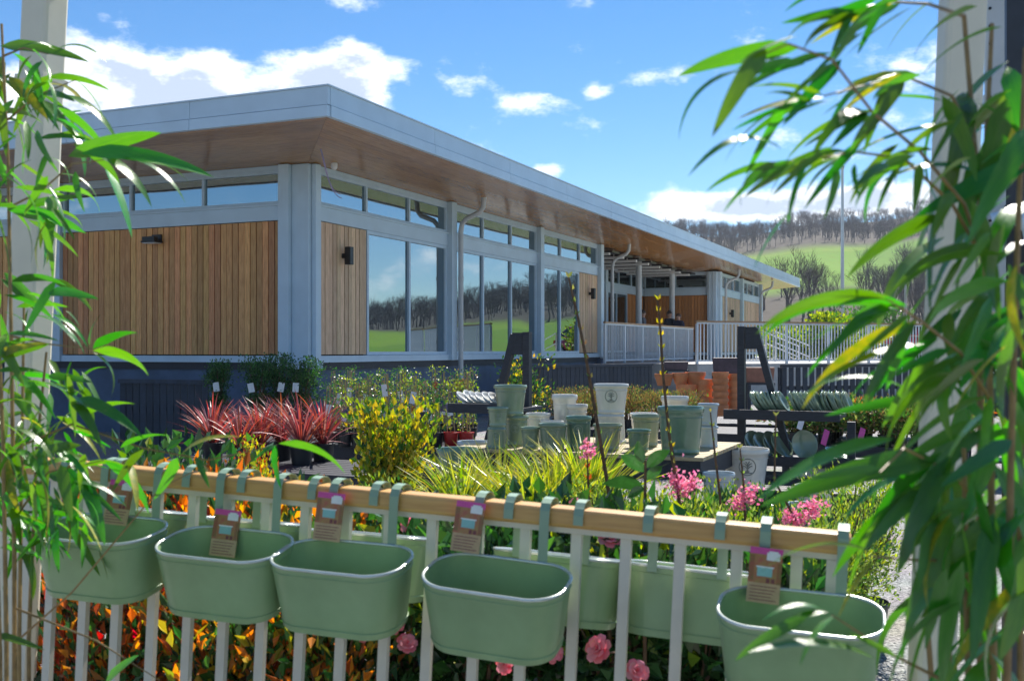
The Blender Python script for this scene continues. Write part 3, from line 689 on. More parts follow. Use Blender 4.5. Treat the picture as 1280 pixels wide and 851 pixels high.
# the wood that reads as one mass
def woodland():
    rs = random.Random(5); vs = []; fs = []; o = 0
    def plant(n, a0, a1, rr, keep):
        nonlocal o
        c = 0
        while c < n:
            a = rs.uniform(a0, a1); az = R(a); r = math.sqrt(rs.uniform(rr[0]**2, rr[1]**2))
            c += 1
            if rs.random() > wood(az, r) or rs.random() > keep(a, r): continue
            V, F = LT[rs.randrange(4)]; s = rs.choice((rs.uniform(.4, .8), rs.uniform(.6, 1.1))); ang = rs.uniform(0, 6.28); cc, sn = math.cos(ang)*s*1.15, math.sin(ang)*s*1.15
            W = np.empty_like(V); W[:, 0] = V[:, 0]*cc - V[:, 1]*sn + r*math.sin(az); W[:, 1] = V[:, 0]*sn + V[:, 1]*cc + r*math.cos(az); W[:, 2] = V[:, 2]*s*rs.uniform(.9, 1.2) + hill_h(az, r)
            vs.append(W); fs.append(np.array([f for f in F if len(f) == 4])+o); o += len(V)
    plant(1250, 5, 24, (360, 520), lambda a, r: 1)
    plant(520, 5, 24, (110, 255), lambda a, r: .4 if 11 < a < 20 else .95)
    plant(200, 5, 12, (240, 380), lambda a, r: 1)
    plant(1700, 34, 62, (165, 430), lambda a, r: 1)
    V = np.concatenate(vs); F = np.concatenate(fs); me = bpy.data.meshes.new('woodland'); n = len(F)
    me.vertices.add(len(V)); me.vertices.foreach_set('co', V.astype(np.float32).ravel()); me.loops.add(n*4); me.loops.foreach_set('vertex_index', F.astype(np.int32).ravel())
    me.polygons.add(n); me.polygons.foreach_set('loop_start', np.arange(0, n*4, 4, dtype=np.int32)); me.update(calc_edges=True); me.materials.append(m_twig)
    tag(link('woodland', me), 'bare leafless wood covering the hillside in the distance', 'woodland', kind='stuff')
woodland()
GT = 'single bare trees at the foot of the hill'
tms = [tree_mesh(i, m_twig2) for i in range(4)]
TREES = [(915, 268, 150, 'round bare tree just right of where the roof meets the hill'), (985, 262, 135, 'tall dark bare tree left of the thin pale pole'), (1012, 285, 140, 'dark bare tree touching the thin pale pole on its left'),
         (1083, 300, 150, 'bare tree just right of the thin pale pole'), (1118, 305, 140, 'bare tree behind the car park lamp post'), (955, 320, 170, 'low bare tree at the edge of the green field above the roof end'), (1145, 285, 160, 'bare tree beside the cream post on the hillside'), (870, 285, 170, 'bare tree peeping over the roof edge, leftmost on the hill')]
for i, (px, py, r, lb) in enumerate(TREES):
    az = math.atan((px-HX)/FPX); x, y = r*math.sin(az), r*math.cos(az); z = hill_h(az, r); top = E + (HY-py)/FPX*y
    t = thing('bare_tree', lb, 'tree', (x, y, z), i*1.3, GT); s = (top-z)/10.2; t.scale = (s*1.0, s*1.0, s)
    link('branches', tms[i % 4], t)
    mb = MB(); mb.tube([(0, 0, -.4), (0.03, 0, 1.2), (0, .03, 2.4)], [.24, .20, .16], 7); mb.build('trunk', m_twig2, t)
# evergreen hedge bank and yellow-green shrubs behind the terrace
for i, (px, Y, h, w, mt, lb) in enumerate(((985, 42, 1.25, 2.6, m_lf_spring, 'yellow green shrub behind the long railing, nearest the upright rack'), (1012, 43, 1.4, 2.6, m_lf_spring, 'yellow green shrub behind the long railing, left of the thin pale pole'),
        (1036, 41, 1.75, 1.8, m_lf_spring, 'tallest yellow green shrub behind the long railing at the thin pale pole'), (1065, 42, 1.3, 2.4, m_lf_spring, 'yellow green shrub behind the long railing, just right of the thin pale pole'), (1098, 47, 2.2, 3.2, m_lf_green, 'green shrub behind the red car'))):
    p = at(px, 430, Y)
    shrub('spring_shrub', lb, 'shrub', (p.x, p.y, ZT), h, w, 2600, .16, .09, [mt, m_lf_green], [3, 1], stems=10, group='shrubs behind the long railing', seed=i)

ORD = ['first', 'second', 'third', 'fourth', 'fifth', 'sixth', 'seventh', 'eighth', 'ninth', 'tenth', 'eleventh', 'twelfth']
# ------------------------------------------------------------------ benches and racks of the yard
def bench(name, label, corner, Lq, Dt, z, legs=True, pale=False, apron=.13, cat='bench'):
    """corner = front right corner in the world, runs Lq along DL and Dt along DR; slats across"""
    t = thing(name, label, cat, (corner[0], corner[1], 0), RZ)       # local x = DR (back), y = DL (left)
    n = max(3, int(Dt/.115)); w = Dt/n; sm = MB().box(0, w-.018, -.02, Lq+.02, z-.024, z).mesh('slat', m_slatpale if pale else m_bench)
    for i in range(n): link('slat', sm, t).location = (i*w, 0, 0)
    for nm, a in (('apron', (.012, .04, .0, Lq)), ('apron', (Dt-.05, Dt-.022, .0, Lq)), ('end_apron', (.042, Dt-.052, 0, .028)), ('end_apron', (.042, Dt-.052, Lq-.028, Lq))):
        MB().box(a[0], a[1], a[2], a[3], z-.025-apron, z-.026).build(nm, m_bench, t)
    for x in (.06, Dt-.13):
        for y in (.05, Lq-.12): MB().box(x, x+.07, y, y+.07, 0, z-.027).build('leg', m_bench, t)
    MB().box(.05, Dt-.06, .03, Lq-.03, .16, .185).build('lower_shelf', m_bench, t)
    return t
ZB = .75
T1 = bench('display_bench', 'dark slatted bench under the sage and ivory glazed pots', (1.22, 6.87), 1.78, 1.25, ZB, pale=True)
T2C = Vector((2.02, 7.75, 0))
bench('display_bench', 'low dark bench under the big ivory crested pot, right of the pot bench', (2.62, 7.45), 1.25, 1.0, .42)
bench('plant_bench', 'long dark bench under the red spiky plants', (-1.02, 8.5), 2.6, 1.1, .42)
bench('plant_bench', 'dark bench under the climbers tied to canes', (-.28, 11.0), 3.2, 1.0, .40)
bench('plant_bench', 'dark bench under the low bronze bedding plants beside the upright rack', (4.22, 9.8), 1.75, 1.5, .52)
bench('plant_bench', 'dark bench under the brown twiggy plants behind the pots', (3.1, 11.7), 3.0, 1.1, .50)
bench('plant_bench', 'dark bench under the terracotta pots', (4.2, 13.8), 2.0, 1.2, .45)
bench('plant_bench', 'dark bench under the clipped evergreens by the plinth', (-2.4, 13.4), 1.9, .8, .45)
bench('plant_bench', 'dark bench under the potted plants right of the cream post', (6.6, 11.5), 1.6, 1.0, .85)

def rack(label, px_post, px_top, py_top, Y, side, z_sh, sh_l, sh_r):
    """upright post, raking leg and shelves; side=+1 rakes to the right"""
    p = at(px_post, 437, Y); k = Y/FPX
    t = thing('display_rack', label, 'rack', (p.x, p.y, 0), RZ-math.pi/2)          # local x = right (-DL), y = back
    zt = E+(HY-py_top)*k
    MB().box(-.03, .03, -.035, .035, 0, zt).build('upright', m_bench, t)
    MB().bar((side*.115, 0, zt-.02), (side*(.115+.42), 0, .02), .055, .065, up=(0, 1, 0)).build('raking_leg', m_bench, t)
    MB().box(min(side*.036, side*.125), max(side*.036, side*.125), -.03, .03, zt-.19, zt-.005).build('head_block', m_bench, t)
    MB().box(-.05 if side > 0 else -.95, .95 if side > 0 else .05, .06, .10, .30, .37).build('foot_rail', m_bench, t)
    for z, a, b in z_sh:
        mb = MB(); mb.box(a, b, -.22, .22, z-.03, z); mb.box(a, b, -.25, -.222, z-.05, z+.03); mb.build('shelf', m_bench, t)
    MB().box(side*.9-.03, side*.9+.03, -.2, -.14, 0, z_sh[0][0]-.05).build('leg', m_bench, t)
    return t, zt
RK1, _ = rack('dark timber rack with a raking leg left of the stacked sage pots', 659, 650, 415, 8.9, -1, [(.97, -.62, .05), (.42, -.95, .05)], 0, 0)
RK2, _ = rack('dark timber upright rack with raking leg holding rows of sage saucers', 927, 940, 408, 8.9, 1, [(.93, -.10, .82), (.56, .05, .98)], 0, 0)

# ------------------------------------------------------------------ glazed pots
def crest(parent, r_at, h, size, m):
    """a round emblem with a little tree, raised on the side that faces the path"""
    mb = MB(); zc = h*.60
    def P(u, v): 
        z = zc+v*size; r = r_at(z)+.001; a = -math.pi/2 + u*size/r; return (r*math.cos(a), r*math.sin(a), z)
    def line(pts, w=.06): mb.tube([P(*p) for p in pts], w*size, 5)
    line([(math.cos(2*math.pi*i/28), math.sin(2*math.pi*i/28)) for i in range(29)])
    line([(0, -.75), (0, .45)], .09); line([(-.5, -.72), (.5, -.72)])
    for s in (-1, 1):
        line([(0, -.2), (s*.35, .1), (s*.55, .12)]); line([(0, .05), (s*.3, .4), (s*.5, .45)]); line([(0, .3), (s*.15, .6), (s*.25, .68)]); line([(s*.15, -.72), (s*.2, -.45)])
    return autosmooth(mb.build('crest', m, parent))
m_crestd = mat('crest glaze dark', (.24, .26, .23), .3); m_crestl = mat('crest glaze light', (.36, .43, .34), .25)
def pot(label, xl, xr, yt, yb, m, Y=None, z=ZB, taper=.76, cr=None, inv=False, group='glazed pots on the display bench', rim=.010, band=True, cat='pot', name='glazed_pot'):
    """glazed pot from its rim span and foot row; its depth comes from the surface under it"""
    if Y is None: Y = (z-E)/((HY-yb)/FPX)
    p = at((xl+xr)/2, yb, Y); r = (xr-xl)/2*Y/FPX; h = (yb-yt)*Y/FPX
    t = thing(name, label, cat, p if Y is None else (p.x, p.y, p.z), random.uniform(-.12, .12), group)
    rb = r*taper; tk = .012
    prof = [(0, .0), (rb*.95, 0), (rb, .008), (rb*1.0+.004, .016), (rb+.0005, .022)]
    for i in range(1, 7): f = i/7; prof.append((rb+(r-rim-rb)*f, h*f*.86+.02*(1-f)))
    prof += [(r-rim, h*.87), (r-.002, h*.89), (r, h*.92), (r, h*.975), (r-.004, h), (r-tk, h-.002), (r-tk-.004, h*.93), (rb-tk, h*.1), (0, h*.1)]
    if inv: prof = [(a, h-b) for a, b in prof][::-1]
    o = MB().lathe(prof, 40).build('body', m, t); autosmooth(o, 50)
    if band and not inv:
        f = .80; rr = rb+(r-rim-rb)*f/.86*.86; MB().tube([((rb+(r-rim-rb)*.9+.001)*math.cos(a), (rb+(r-rim-rb)*.9+.001)*math.sin(a), h*.78) for a in [2*math.pi*i/32 for i in range(33)]], .003, 5, cap=False).build('band', m, t)
    if cr: crest(t, lambda zz: rb+(r-rim-rb)*min(1, zz/(h*.86)) if not inv else rb+(r-rim-rb)*min(1, (h-zz)/(h*.86)), h, r*.34, cr)
    return t, r, h
G = 'glazed pots on the display bench'
pot('tall sage pot standing on top of another sage pot, left end of the bench', 617, 659, 481, 519, m_sage, Y=7.75)
pot('straight sage pot carrying the tall sage pot at the left end', 629, 661, 519, 557, m_sage, Y=7.75, taper=.9, cr=m_crestl)
pot('small sage pot on an upturned pot, leftmost on the bench', 608.6, 636, 508.6, 533.3, m_sage, Y=7.58, cr=m_crestl)
pot('upturned small sage pot, leftmost on the bench', 607, 635, 533.3, 559.5, m_sage, Y=7.58, inv=True, taper=.84, cr=m_crestl)
pot('low ivory pot behind the small plain sage pots', 656.7, 688.5, 516, 552, m_ivory, taper=.8)
pot('smallest sage pot in the front row beside the leftmost stack', 650, 676.5, 533.5, 560.5, m_sage)
pot('wide plain sage pot in the front row, second from the left', 672.8, 709.5, 529, 561.5, m_sage, cr=m_crestl)
pot('ivory pot whose rim shows just over the wide plain sage pot', 675, 705, 525.5, 554, m_ivory)
pot('tall ivory pot at the back, left of the crested ivory stack', 689.5, 722, 493, 550, m_ivory, taper=.7)
pot('ivory crested pot at the back behind the deep sage pot', 707.5, 735, 505, 551, m_ivory, taper=.72, cr=m_crestd)
pot('deep sage straight pot with a round crest in the middle of the front row', 706.8, 739.8, 520, 560, m_sagedark, taper=.88, cr=m_crestl)
pot('ivory pot with a round tree crest on top of the white stack', 742, 786, 479.5, 517, m_ivory, Y=7.95, cr=m_crestd)
pot('upturned ivory pot carrying the crested ivory pot', 743, 783, 517, 554, m_ivory, Y=7.95, inv=True, taper=.86)
pot('olive pot in front of the white stack', 741, 778, 529.5, 562.5, m_olive, cr=m_crestl)
pot('small grey green pot at the front, right of the olive pot', 783, 814, 536.5, 564, m_sagedark)
pot('olive pot behind the small grey green pot, white inside', 789.5, 826, 518, 558, m_olive)
pot('ivory pot behind the olive pot near the right end', 787, 822, 516, 551, m_ivory)
pot('largest sage pot with a banded rim, right end of the front row', 821.5, 880, 508, 566.5, m_sagedark, taper=.8)
pot('ivory pot of small succulents behind the largest sage pot', 826, 861, 495, 549, m_ivory)
pot('pale pot on top of another at the right end of the bench', 872, 899, 504, 532, m_bluegrey, Y=7.6)
pot('pale pot under another at the right end of the bench', 873, 898, 532, 560, m_bluegrey, Y=7.6, taper=.9)
G2 = 'glazed pots below the bench'
pot('big ivory pot with a round tree crest on the low bench', 901.6, 961.5, 560, 612, m_ivory, Y=7.9, cr=m_crestd, group=G2)
pot('blue grey pot left of the big crested ivory pot', 877, 919, 590, 640, m_bluegrey, Y=6.9, group=G2)
pot('ivory pot on the ground beyond the pink blossom, right of the low bench', 993, 1041, 606, 664, m_ivory, Y=7.2, group=G2)
pot('blue grey pot in front of the ivory pot, behind the handrail', 984, 1021, 628, 690, m_bluegrey, Y=5.9, group=G2)
pot('low wide blue grey bowl behind the handrail near the pink blossom', 953, 987, 633, 662, m_bluegrey, Y=6.0, group=G2)
pot('wide deep sage pot on the ground left of the pot bench', 545, 598, 560, 612, m_sagedark, Y=7.2, group=G2)
pot('pale wide bowl standing behind the wide deep sage pot', 571, 612, 551, 590, m_bluegrey, Y=7.9, group=G2)
for (x, y, w, h, Y, z, lb) in ((835, 620, .26, .17, 7.55, .186, 'pale box planter on the shelf under the pot bench, right end'), (735, 620, .20, .14, 7.55, .186, 'pale box planter under the pot bench, middle'), (1012, 580, .3, .12, 8.6, .42, 'pale trough at the foot of the upright rack')):
    p = at(x, y, Y); t = thing('box_planter', lb, 'planter', (p.x, p.y, z), RZ-math.pi/2)
    mb = MB(); a, b = w/2, w*.36
    mb.add([(-a*.9, -b*.9, 0), (a*.9, -b*.9, 0), (a*.9, b*.9, 0), (-a*.9, b*.9, 0), (-a, -b, h), (a, -b, h), (a, b, h), (-a, b, h), (-a+.02, -b+.02, h), (a-.02, -b+.02, h), (a-.02, b-.02, h), (-a+.02, b-.02, h), (-a*.85, -b*.8, .03), (a*.85, -b*.8, .03), (a*.85, b*.8, .03), (-a*.85, b*.8, .03)],
           [(3, 2, 1, 0)] + [(i, (i+1) % 4, 4+(i+1) % 4, 4+i) for i in range(4)] + [(4+i, 4+(i+1) % 4, 8+(i+1) % 4, 8+i) for i in range(4)] + [(8+i, 8+(i+1) % 4, 12+(i+1) % 4, 12+i) for i in range(4)] + [(12, 13, 14, 15)])
    bevel(mb.build('body', m_ivory, t), .006)

# saucers leaning in rows
def saucer_mesh(r, m): return MB().lathe([(0, 0), (r*.8, 0), (r*.86, .004), (r, .026), (r-.006, .027), (r*.82, .009), (0, .008)], 26).mesh('saucer', m, True)
sm1, sm2, sm3 = saucer_mesh(.095, m_sage), saucer_mesh(.085, m_ivory), saucer_mesh(.12, m_sage)
def saucers(n, rk, x0, dx, zs, me, r, lean, label, group, y=-.05, yaw=0):
    base = rk.matrix_basis if False else Matrix.Translation(rk.location) @ Matrix.Rotation(rk.rotation_euler[2], 4, 'Z')
    for i in range(n):
        ln = lean + random.uniform(-4, 4)
        M_ = base @ Matrix.Translation((x0+dx*i, y+random.uniform(-.012, .012), zs + r*math.sin(R(ln))+.002)) @ Matrix.Rotation(R(yaw+random.uniform(-8, 8)), 4, 'Z') @ Matrix.Rotation(R(ln), 4, 'Y') 
        o = link('saucer', me, None, M_); tag(o, ORD[i]+' from left '+label, 'saucer', group)
bpy.context.view_layer.update()
saucers(9, RK2, .05+.06, .028, .93, sm1, .095, 62, 'of the left row of sage saucers on the upper rack shelf', 'left row of saucers on the top shelf')
saucers(8, RK2, .42, .028, .93, sm1, .095, 66, 'of the middle row of sage saucers on the upper rack shelf', 'middle row of saucers on the top shelf')
saucers(8, RK2, .66, .026, .93, sm1, .09, 70, 'of the right row of sage saucers on the upper rack shelf', 'right row of saucers on the top shelf', y=.06)
saucers(4, RK2, .12, .07, .56, sm3, .12, 58, 'of the large sage saucers on the lower rack shelf', 'large saucers on the lower shelf', y=-.08, yaw=-30)
for x, ln, yw, lb in ((.52, 78, -50, 'large sage saucer standing upright against the raking leg'), (.80, 20, -25, 'large sage saucer lying almost flat at the right end of the lower shelf')):
    M_ = Matrix.Translation(RK2.location) @ Matrix.Rotation(RK2.rotation_euler[2], 4, 'Z') @ Matrix.Translation((x, -.12, .56+.12*math.sin(R(ln))+.003)) @ Matrix.Rotation(R(yw), 4, 'Z') @ Matrix.Rotation(R(ln), 4, 'Y')
    tag(link('saucer', sm3, None, M_), lb, 'saucer')
saucers(7, RK1, -.58, .062, .97, sm2, .085, 40, 'of the ivory saucers fanned out on the left rack', 'ivory saucers on the left rack')

# terracotta
def tpot(label, xl, xr, yt, yb, Y, group, taper=.66, m=None, bowl=False):
    p = at((xl+xr)/2, yb, Y); r = (xr-xl)/2*Y/FPX; h = (yb-yt)*Y/FPX; t = thing('terracotta_pot', label, 'pot', p, random.uniform(0, 3), group); rb = r*taper
    prof = [(0, 0), (rb, 0), (r*.93, h*.7), (r, h*.71), (r*1.0, h), (r*.93, h), (r*.88, h*.72), (rb*.9, h*.1), (0, h*.1)]
    autosmooth(MB().lathe(prof, 26).build('body', m or m_terra, t))
Yt = 14.3
for k in range(6): tpot(ORD[k]+' from the top in the tall terracotta stack left of the rack', 890, 911, 465+k*8.2, 465+k*8.2+14, Yt, 'tall terracotta stack', .66)
for k in range(6): tpot(ORD[k]+' from the top in the terracotta stack touching the rack', 909, 925, 467+k*8.2, 467+k*8.2+13, Yt+.1, 'terracotta stack at the upright rack', .66)
for xl, xr, yt, yb, lb in ((856, 882, 465, 481, 'terracotta bowl on top of the pile left of the tall stack'), (840, 862, 466, 480, 'terracotta bowl second from the left above the brown plants'), (868, 894, 474, 497, 'large terracotta pot tucked beside the tall stack'), (818, 842, 467, 482, 'leftmost terracotta bowl above the brown plants'), (845, 872, 480, 502, 'terracotta pot half hidden behind the ivory succulent pot'), (872, 896, 496, 518, 'terracotta pot below the large one beside the tall stack')):
    tpot(lb, xl, xr, yt, yb, Yt+.25, None)
tpot('terracotta pot on the ground before the plinth at the downpipe foot', 567, 587, 474, 492, 13.0, None)
for xl, xr, yt, yb, Y, m, lb in ((891, 923, 447, 466, 19, m_purple, 'dark purple trough above the terracotta stacks'), (932, 967, 459, 478, 19, m_brownpot, 'brown trough right of the upright post of the rack'), (830, 860, 452, 462, 25.0, m_purple, 'dark crate at the gap in the railings')):
    p = at((xl+xr)/2, yb, Y); w = (xr-xl)*Y/FPX/2; h = (yb-yt)*Y/FPX; t = thing('trough', lb, 'trough', p, -.1); d = w*.5
    mb = MB(); mb.add([(-w*.9, -d*.9, 0), (w*.9, -d*.9, 0), (w*.9, d*.9, 0), (-w*.9, d*.9, 0), (-w, -d, h), (w, -d, h), (w, d, h), (-w, d, h), (-w*.9, -d*.85, h), (w*.9, -d*.85, h), (w*.9, d*.85, h), (-w*.9, d*.85, h), (-w*.85, -d*.8, h*.3), (w*.85, -d*.8, h*.3), (w*.85, d*.8, h*.3), (-w*.85, d*.8, h*.3)],
        [(3, 2, 1, 0)] + [(i, (i+1) % 4, 4+(i+1) % 4, 4+i) for i in range(4)] + [(4+i, 4+(i+1) % 4, 8+(i+1) % 4, 8+i) for i in range(4)] + [(8+i, 8+(i+1) % 4, 12+(i+1) % 4, 12+i) for i in range(4)] + [(12, 13, 14, 15)])
    bevel(mb.build('body', m, t), .01)
    tb = MB(); z = p.z
    if z > .1:
        st = thing('plinth_stand', 'dark stand under the '+lb.split(' above')[0].split(' right')[0].split(' at')[0], 'stand', (p.x, p.y, 0)); MB().box(-w, w, -d, d, z-.04, z-.001).build('top', m_bench, st)
        for sx in (-1, 1):
            for sy in (-1, 1): MB().box(sx*w*.85-.03, sx*w*.85+.03, sy*d*.8-.03, sy*d*.8+.03, 0, z-.042).build('leg', m_bench, st)

# ------------------------------------------------------------------ plants of the yard
# red cordylines
cm = [blade_mesh('leaves', 95, .55, .021, .42, [m_lf_cord, m_lf_cordpale], [3, 1.3], .5, 5, s) for s in (1, 2, 3)]
for i, (px, yb, Y, sc, lb) in enumerate(((266, 560, 9.9, 1.0, 'red spiky cordyline at the left end, beside the dark screen'), (325, 562, 9.6, .95, 'red spiky cordyline second from the left'), (352, 560, 9.9, 1.0, 'red spiky cordyline in the middle of the row, set back'), (377, 566, 9.5, 1.05, 'widest red spiky cordyline right of the middle'), (404, 560, 9.8, 1.0, 'red spiky cordyline at the right end beside the canes'), (300, 572, 9.3, .85, 'lower red spiky cordyline with pale pink blades in front'))):
    p = at(px, yb, Y); t = thing('cordyline', lb, 'plant', (p.x, p.y, .42), i*1.1, 'red spiky cordylines'); plastic_pot(t, .11, .17)
    o = link('leaves', cm[i % 3], t); o.location = (0, 0, .15); o.scale = (sc,)*3
# gold striped blades
gm = [blade_mesh('leaves', 230, .50, .018, .30, [m_lf_stripe, m_lf_spring], [3, 1], .55, 5, s+20) for s in (1, 2, 3)]
for i, (px, Y, z, sc, lb) in enumerate(((575, 5.2, .35, .95, 'gold striped spiky plant left, below the pot bench end'), (625, 5.4, .35, 1.0, 'gold striped spiky plant under the leftmost pots'), (690, 5.0, .37, 1.05, 'gold striped spiky plant in the middle'), (735, 5.3, .37, 1.12, 'tallest gold striped spiky plant below the white stack'), (655, 4.8, .34, .9, 'gold striped spiky plant closest to the handrail'))):
    p = at(px, 600, Y); t = thing('striped_sedge', lb, 'plant', (p.x, p.y, .40), i*.9, 'gold striped spiky plants'); plastic_pot(t, .12, .17)
    o = link('leaves', gm[i % 3], t); o.location = (0, 0, .15); o.scale = (sc*1.0, sc*1.0, sc)
bench('plant_bench', 'low dark bench under the gold striped spiky plants', (.62, 4.45), 1.15, 1.0, .40)
# gold variegated shrub
p = at(488, 600, 6.3); shrub('golden_shrub', 'tall gold and green variegated shrub in front of the canes', 'shrub', (p.x, p.y, 0), .90, .40, 3300, .050, .031, [m_lf_yellow, m_lf_spring, m_lf_green], [4, 2, 1.4], pot=m_plastic, potr=.15, poth=.26, stems=16, upright=.9, lumps=5, seed=3)
p = at(430, 610, 5.6); shrub('golden_shrub', 'low green shrub with yellow flowers left of the tall gold shrub', 'shrub', (p.x, p.y, 0), .52, .50, 2200, .035, .02, [m_lf_green, m_lf_spring], [3, 1], pot=m_plastic, potr=.13, poth=.22, stems=10, tips=m_yellowfl, tipn=16, tipsz=.022, seed=4)
p = at(310, 600, 6.0); shrub('golden_shrub', 'slim yellow green shrub in front of the red cordylines', 'shrub', (p.x, p.y, 0), .80, .26, 1100, .032, .018, [m_lf_yellow, m_lf_spring, m_lf_red], [3, 2, 1], pot=m_plastic, potr=.11, poth=.2, stems=7, upright=1.2, seed=5)
# clipped evergreens by the plinth
for i, (px, Y, h, w, lb) in enumerate(((276, 14.2, .78, .34, 'slim dark evergreen beside the dark screen'), (322, 14.0, .84, .52, 'clipped dark green bush left below the corner column'), (350, 14.1, .86, .50, 'clipped dark green bush in the middle below the corner column'), (380, 14.0, .82, .50, 'clipped dark green bush right below the corner column'))):
    p = at(px, 470, Y); t = shrub('evergreen_bush', lb, 'shrub', (p.x, p.y, .45), h-.1, w, 2600, .036, .02, [m_lf_dark, m_lf_green], [1, 2.6], pot=m_plastic, potr=.12, poth=.2, stems=9, upright=.4, group='clipped evergreens', seed=30+i)
    mb = MB(); a = random.uniform(-.2, .2); mb.box(-.05, .03, -.004, .0, .0, .12, M=Matrix.Translation((random.uniform(-.1, .1), -w*.55, .45)) @ Matrix.Rotation(a, 4, 'Y')); mb.build('label_card', m_cardwhite, t)
# climbers on canes
def climber(label, loc, h, potm, seed, card=None, leafm_=m_lf_green, group='climbers tied to canes'):
    rs = random.Random(seed); t = thing('cane_climber', label, 'plant', loc, rs.uniform(0, 6), group); plastic_pot(t, .085, .16, potm)
    mb = MB()
    for k in range(3):
        a = 2.1*k; mb.tube([(.05*math.cos(a), .05*math.sin(a), .1), (.02*math.cos(a), .02*math.sin(a), h)], .006, 5)
    mb.build('cane', m_stick, t)
    n = 170; r_ = np.random.RandomState(seed); z = .16+(h-.12)*r_.rand(n)**.8; a = r_.rand(n)*6.28; q = .03+.05*r_.rand(n)*(1+z)
    P = np.stack([q*np.cos(a), q*np.sin(a), z], 1); np.random.seed(seed)
    V, F = leaf_cloud(P, r_.normal(size=(n, 3))+P*np.array((6, 6, .5)), .032*r_.uniform(.6, 1.3, n), .017); link('foliage', cloud_mesh('foliage', [(V, F, 0)], [leafm_]), t)
    if card:
        mb = MB(); mb.box(-.03, .03, -.002, .0, 0, .13, 0); mb.box(-.03, .03, -.0025, -.002, .0, .04, 1)
        c = mb.build('label_card', [card, m_cardwhite], t); c.location = (.0, -.085, h*rs.uniform(.3, .75)); c.rotation_euler = (rs.uniform(-.1, .1), rs.uniform(-.25, .25), -t.rotation_euler[2]+rs.uniform(-.4, .4)); 
        aa = -math.pi/2 - t.rotation_euler[2]; c.location = (.085*math.cos(aa), .085*math.sin(aa), c.location[2])
cl = 0
m_cardpurple = mat('card purple', (.13, .11, .20), .4, .3, 40)
for row, (yb, z) in enumerate(((558, .40), (551, .40), (545, .40))):
    for ci, px in enumerate(range(412, 596, 17)):
        Y = (z-E)/((HY-yb)/FPX)+.0; p = at(px+row*5+random.uniform(-3, 3), yb, Y)
        pm = m_plastic; lb = ['climber on canes, front row of the cane bench', 'climber on canes, middle row of the cane bench', 'climber on canes, back row of the cane bench'][row]
        lb = ORD[ci]+' from the left '+lb
        if row == 0 and px > 560: pm = m_redpot; lb = ORD[ci]+' from the left climbing plant, in a red pot, on the cane bench'
        climber(lb, (p.x, p.y, z), random.uniform(.62, .82), pm, 100+cl, [m_cardwhite, m_cardpurple, None, m_cardpurple, m_cardwhite, m_redpot if px > 500 else None][cl % 6], [m_lf_green, m_lf_spring, m_lf_bronze, m_lf_green][cl % 4],
                group=['canes front row', 'canes middle row', 'canes back row'][row] if pm is m_plastic else 'climbers in red pots'); cl += 1
p = at(655, 480, 13.0); shrub('evergreen_bush', 'glossy green shrub with yellow young leaves behind the left rack', 'shrub', (p.x, p.y, 0), 1.15, .62, 1500, .055, .03, [m_lf_green, m_lf_yellow, m_lf_dark], [3, 1.5, 1], pot=m_plastic, potr=.14, poth=.24, stems=9, seed=41)
# brown twiggy plants in rows
hm = [shrub_meshes(.26, .30, 900, .020, .008, [m_lf_heather, m_lf_bronze, m_lf_green], [3, 1, 1], stems=16, upright=1.2, seed=60+s) for s in range(3)]
def small_plant(name, label, loc, ms, sc, group, pm=m_plastic, fl=None, rz=0):
    t = thing(name, label, 'plant', loc, rz, group); plastic_pot(t, .075, .11, pm)
    for nm, me in zip(('foliage', 'stems', 'blossom'), ms):
        if me: o = link(nm, me, t); o.location = (0, 0, .09); o.scale = (sc,)*3
k = 0
for row, (z, t0) in enumerate(((.50, .18), (.50, .52), (.50, .86))):
    for j in range(4, 10):
        c = Vector((3.1, 11.7, 0)) + DL*(.15+j*.30) + DR*(t0+random.uniform(-.03, .03))
        small_plant('twiggy_plant', ORD[9-j]+' from the left '+['brown twiggy plant, front row behind the glazed pots', 'brown twiggy plant, middle row behind the glazed pots', 'brown twiggy plant, back row behind the glazed pots'][row], (c.x, c.y, z), hm[k % 3], random.uniform(1.15, 1.7), 'brown twiggy plants row %s' % 'abc'[row], rz=k*.8); k += 1
# low bronze bedding on the right bench
bmh = [shrub_meshes(.20, .36, 1100, .034, .016, [m_lf_bronze, m_lf_green, m_lf_red], [3, 2.4, .2], stems=12, upright=.5, seed=80+s) for s in range(3)]
k = 0
for row in range(4):
    for j in range(6):
        c = Vector((4.22, 9.8, 0)) + DL*(.15+j*.29) + DR*(.17+row*.37)
        small_plant('bedding_plant', ORD[5-j]+' from the left '+['bronze green plant, front row, bench beside the rack', 'bronze green plant, second row, bench beside the rack', 'bronze green plant, third row, bench beside the rack', 'bronze green plant, back row, bench beside the rack'][row], (c.x+random.uniform(-.02, .02), c.y, .52), bmh[k % 3], random.uniform(1.35, 1.75), 'bedding row %s' % 'abcd'[row], rz=k*.7); k += 1
for (px, py, Y, m, lb) in ((1003, 522, 9.9, m_cardwhite, 'small white price card among the bronze bedding plants'), (1033, 541, 9.75, m_magenta, 'small pink plant label among the bronze bedding plants'), (1078, 539, 9.75, m_magenta, 'small pink plant label right of the other among the bronze bedding plants')):
    p = at(px, py, Y); o = MB().box(-.028, .028, -.002, .002, -.12, .03).build('plant_label', m); o.location = p; o.rotation_euler = (R(-15), R(25), .2); tag(o, lb, 'label')
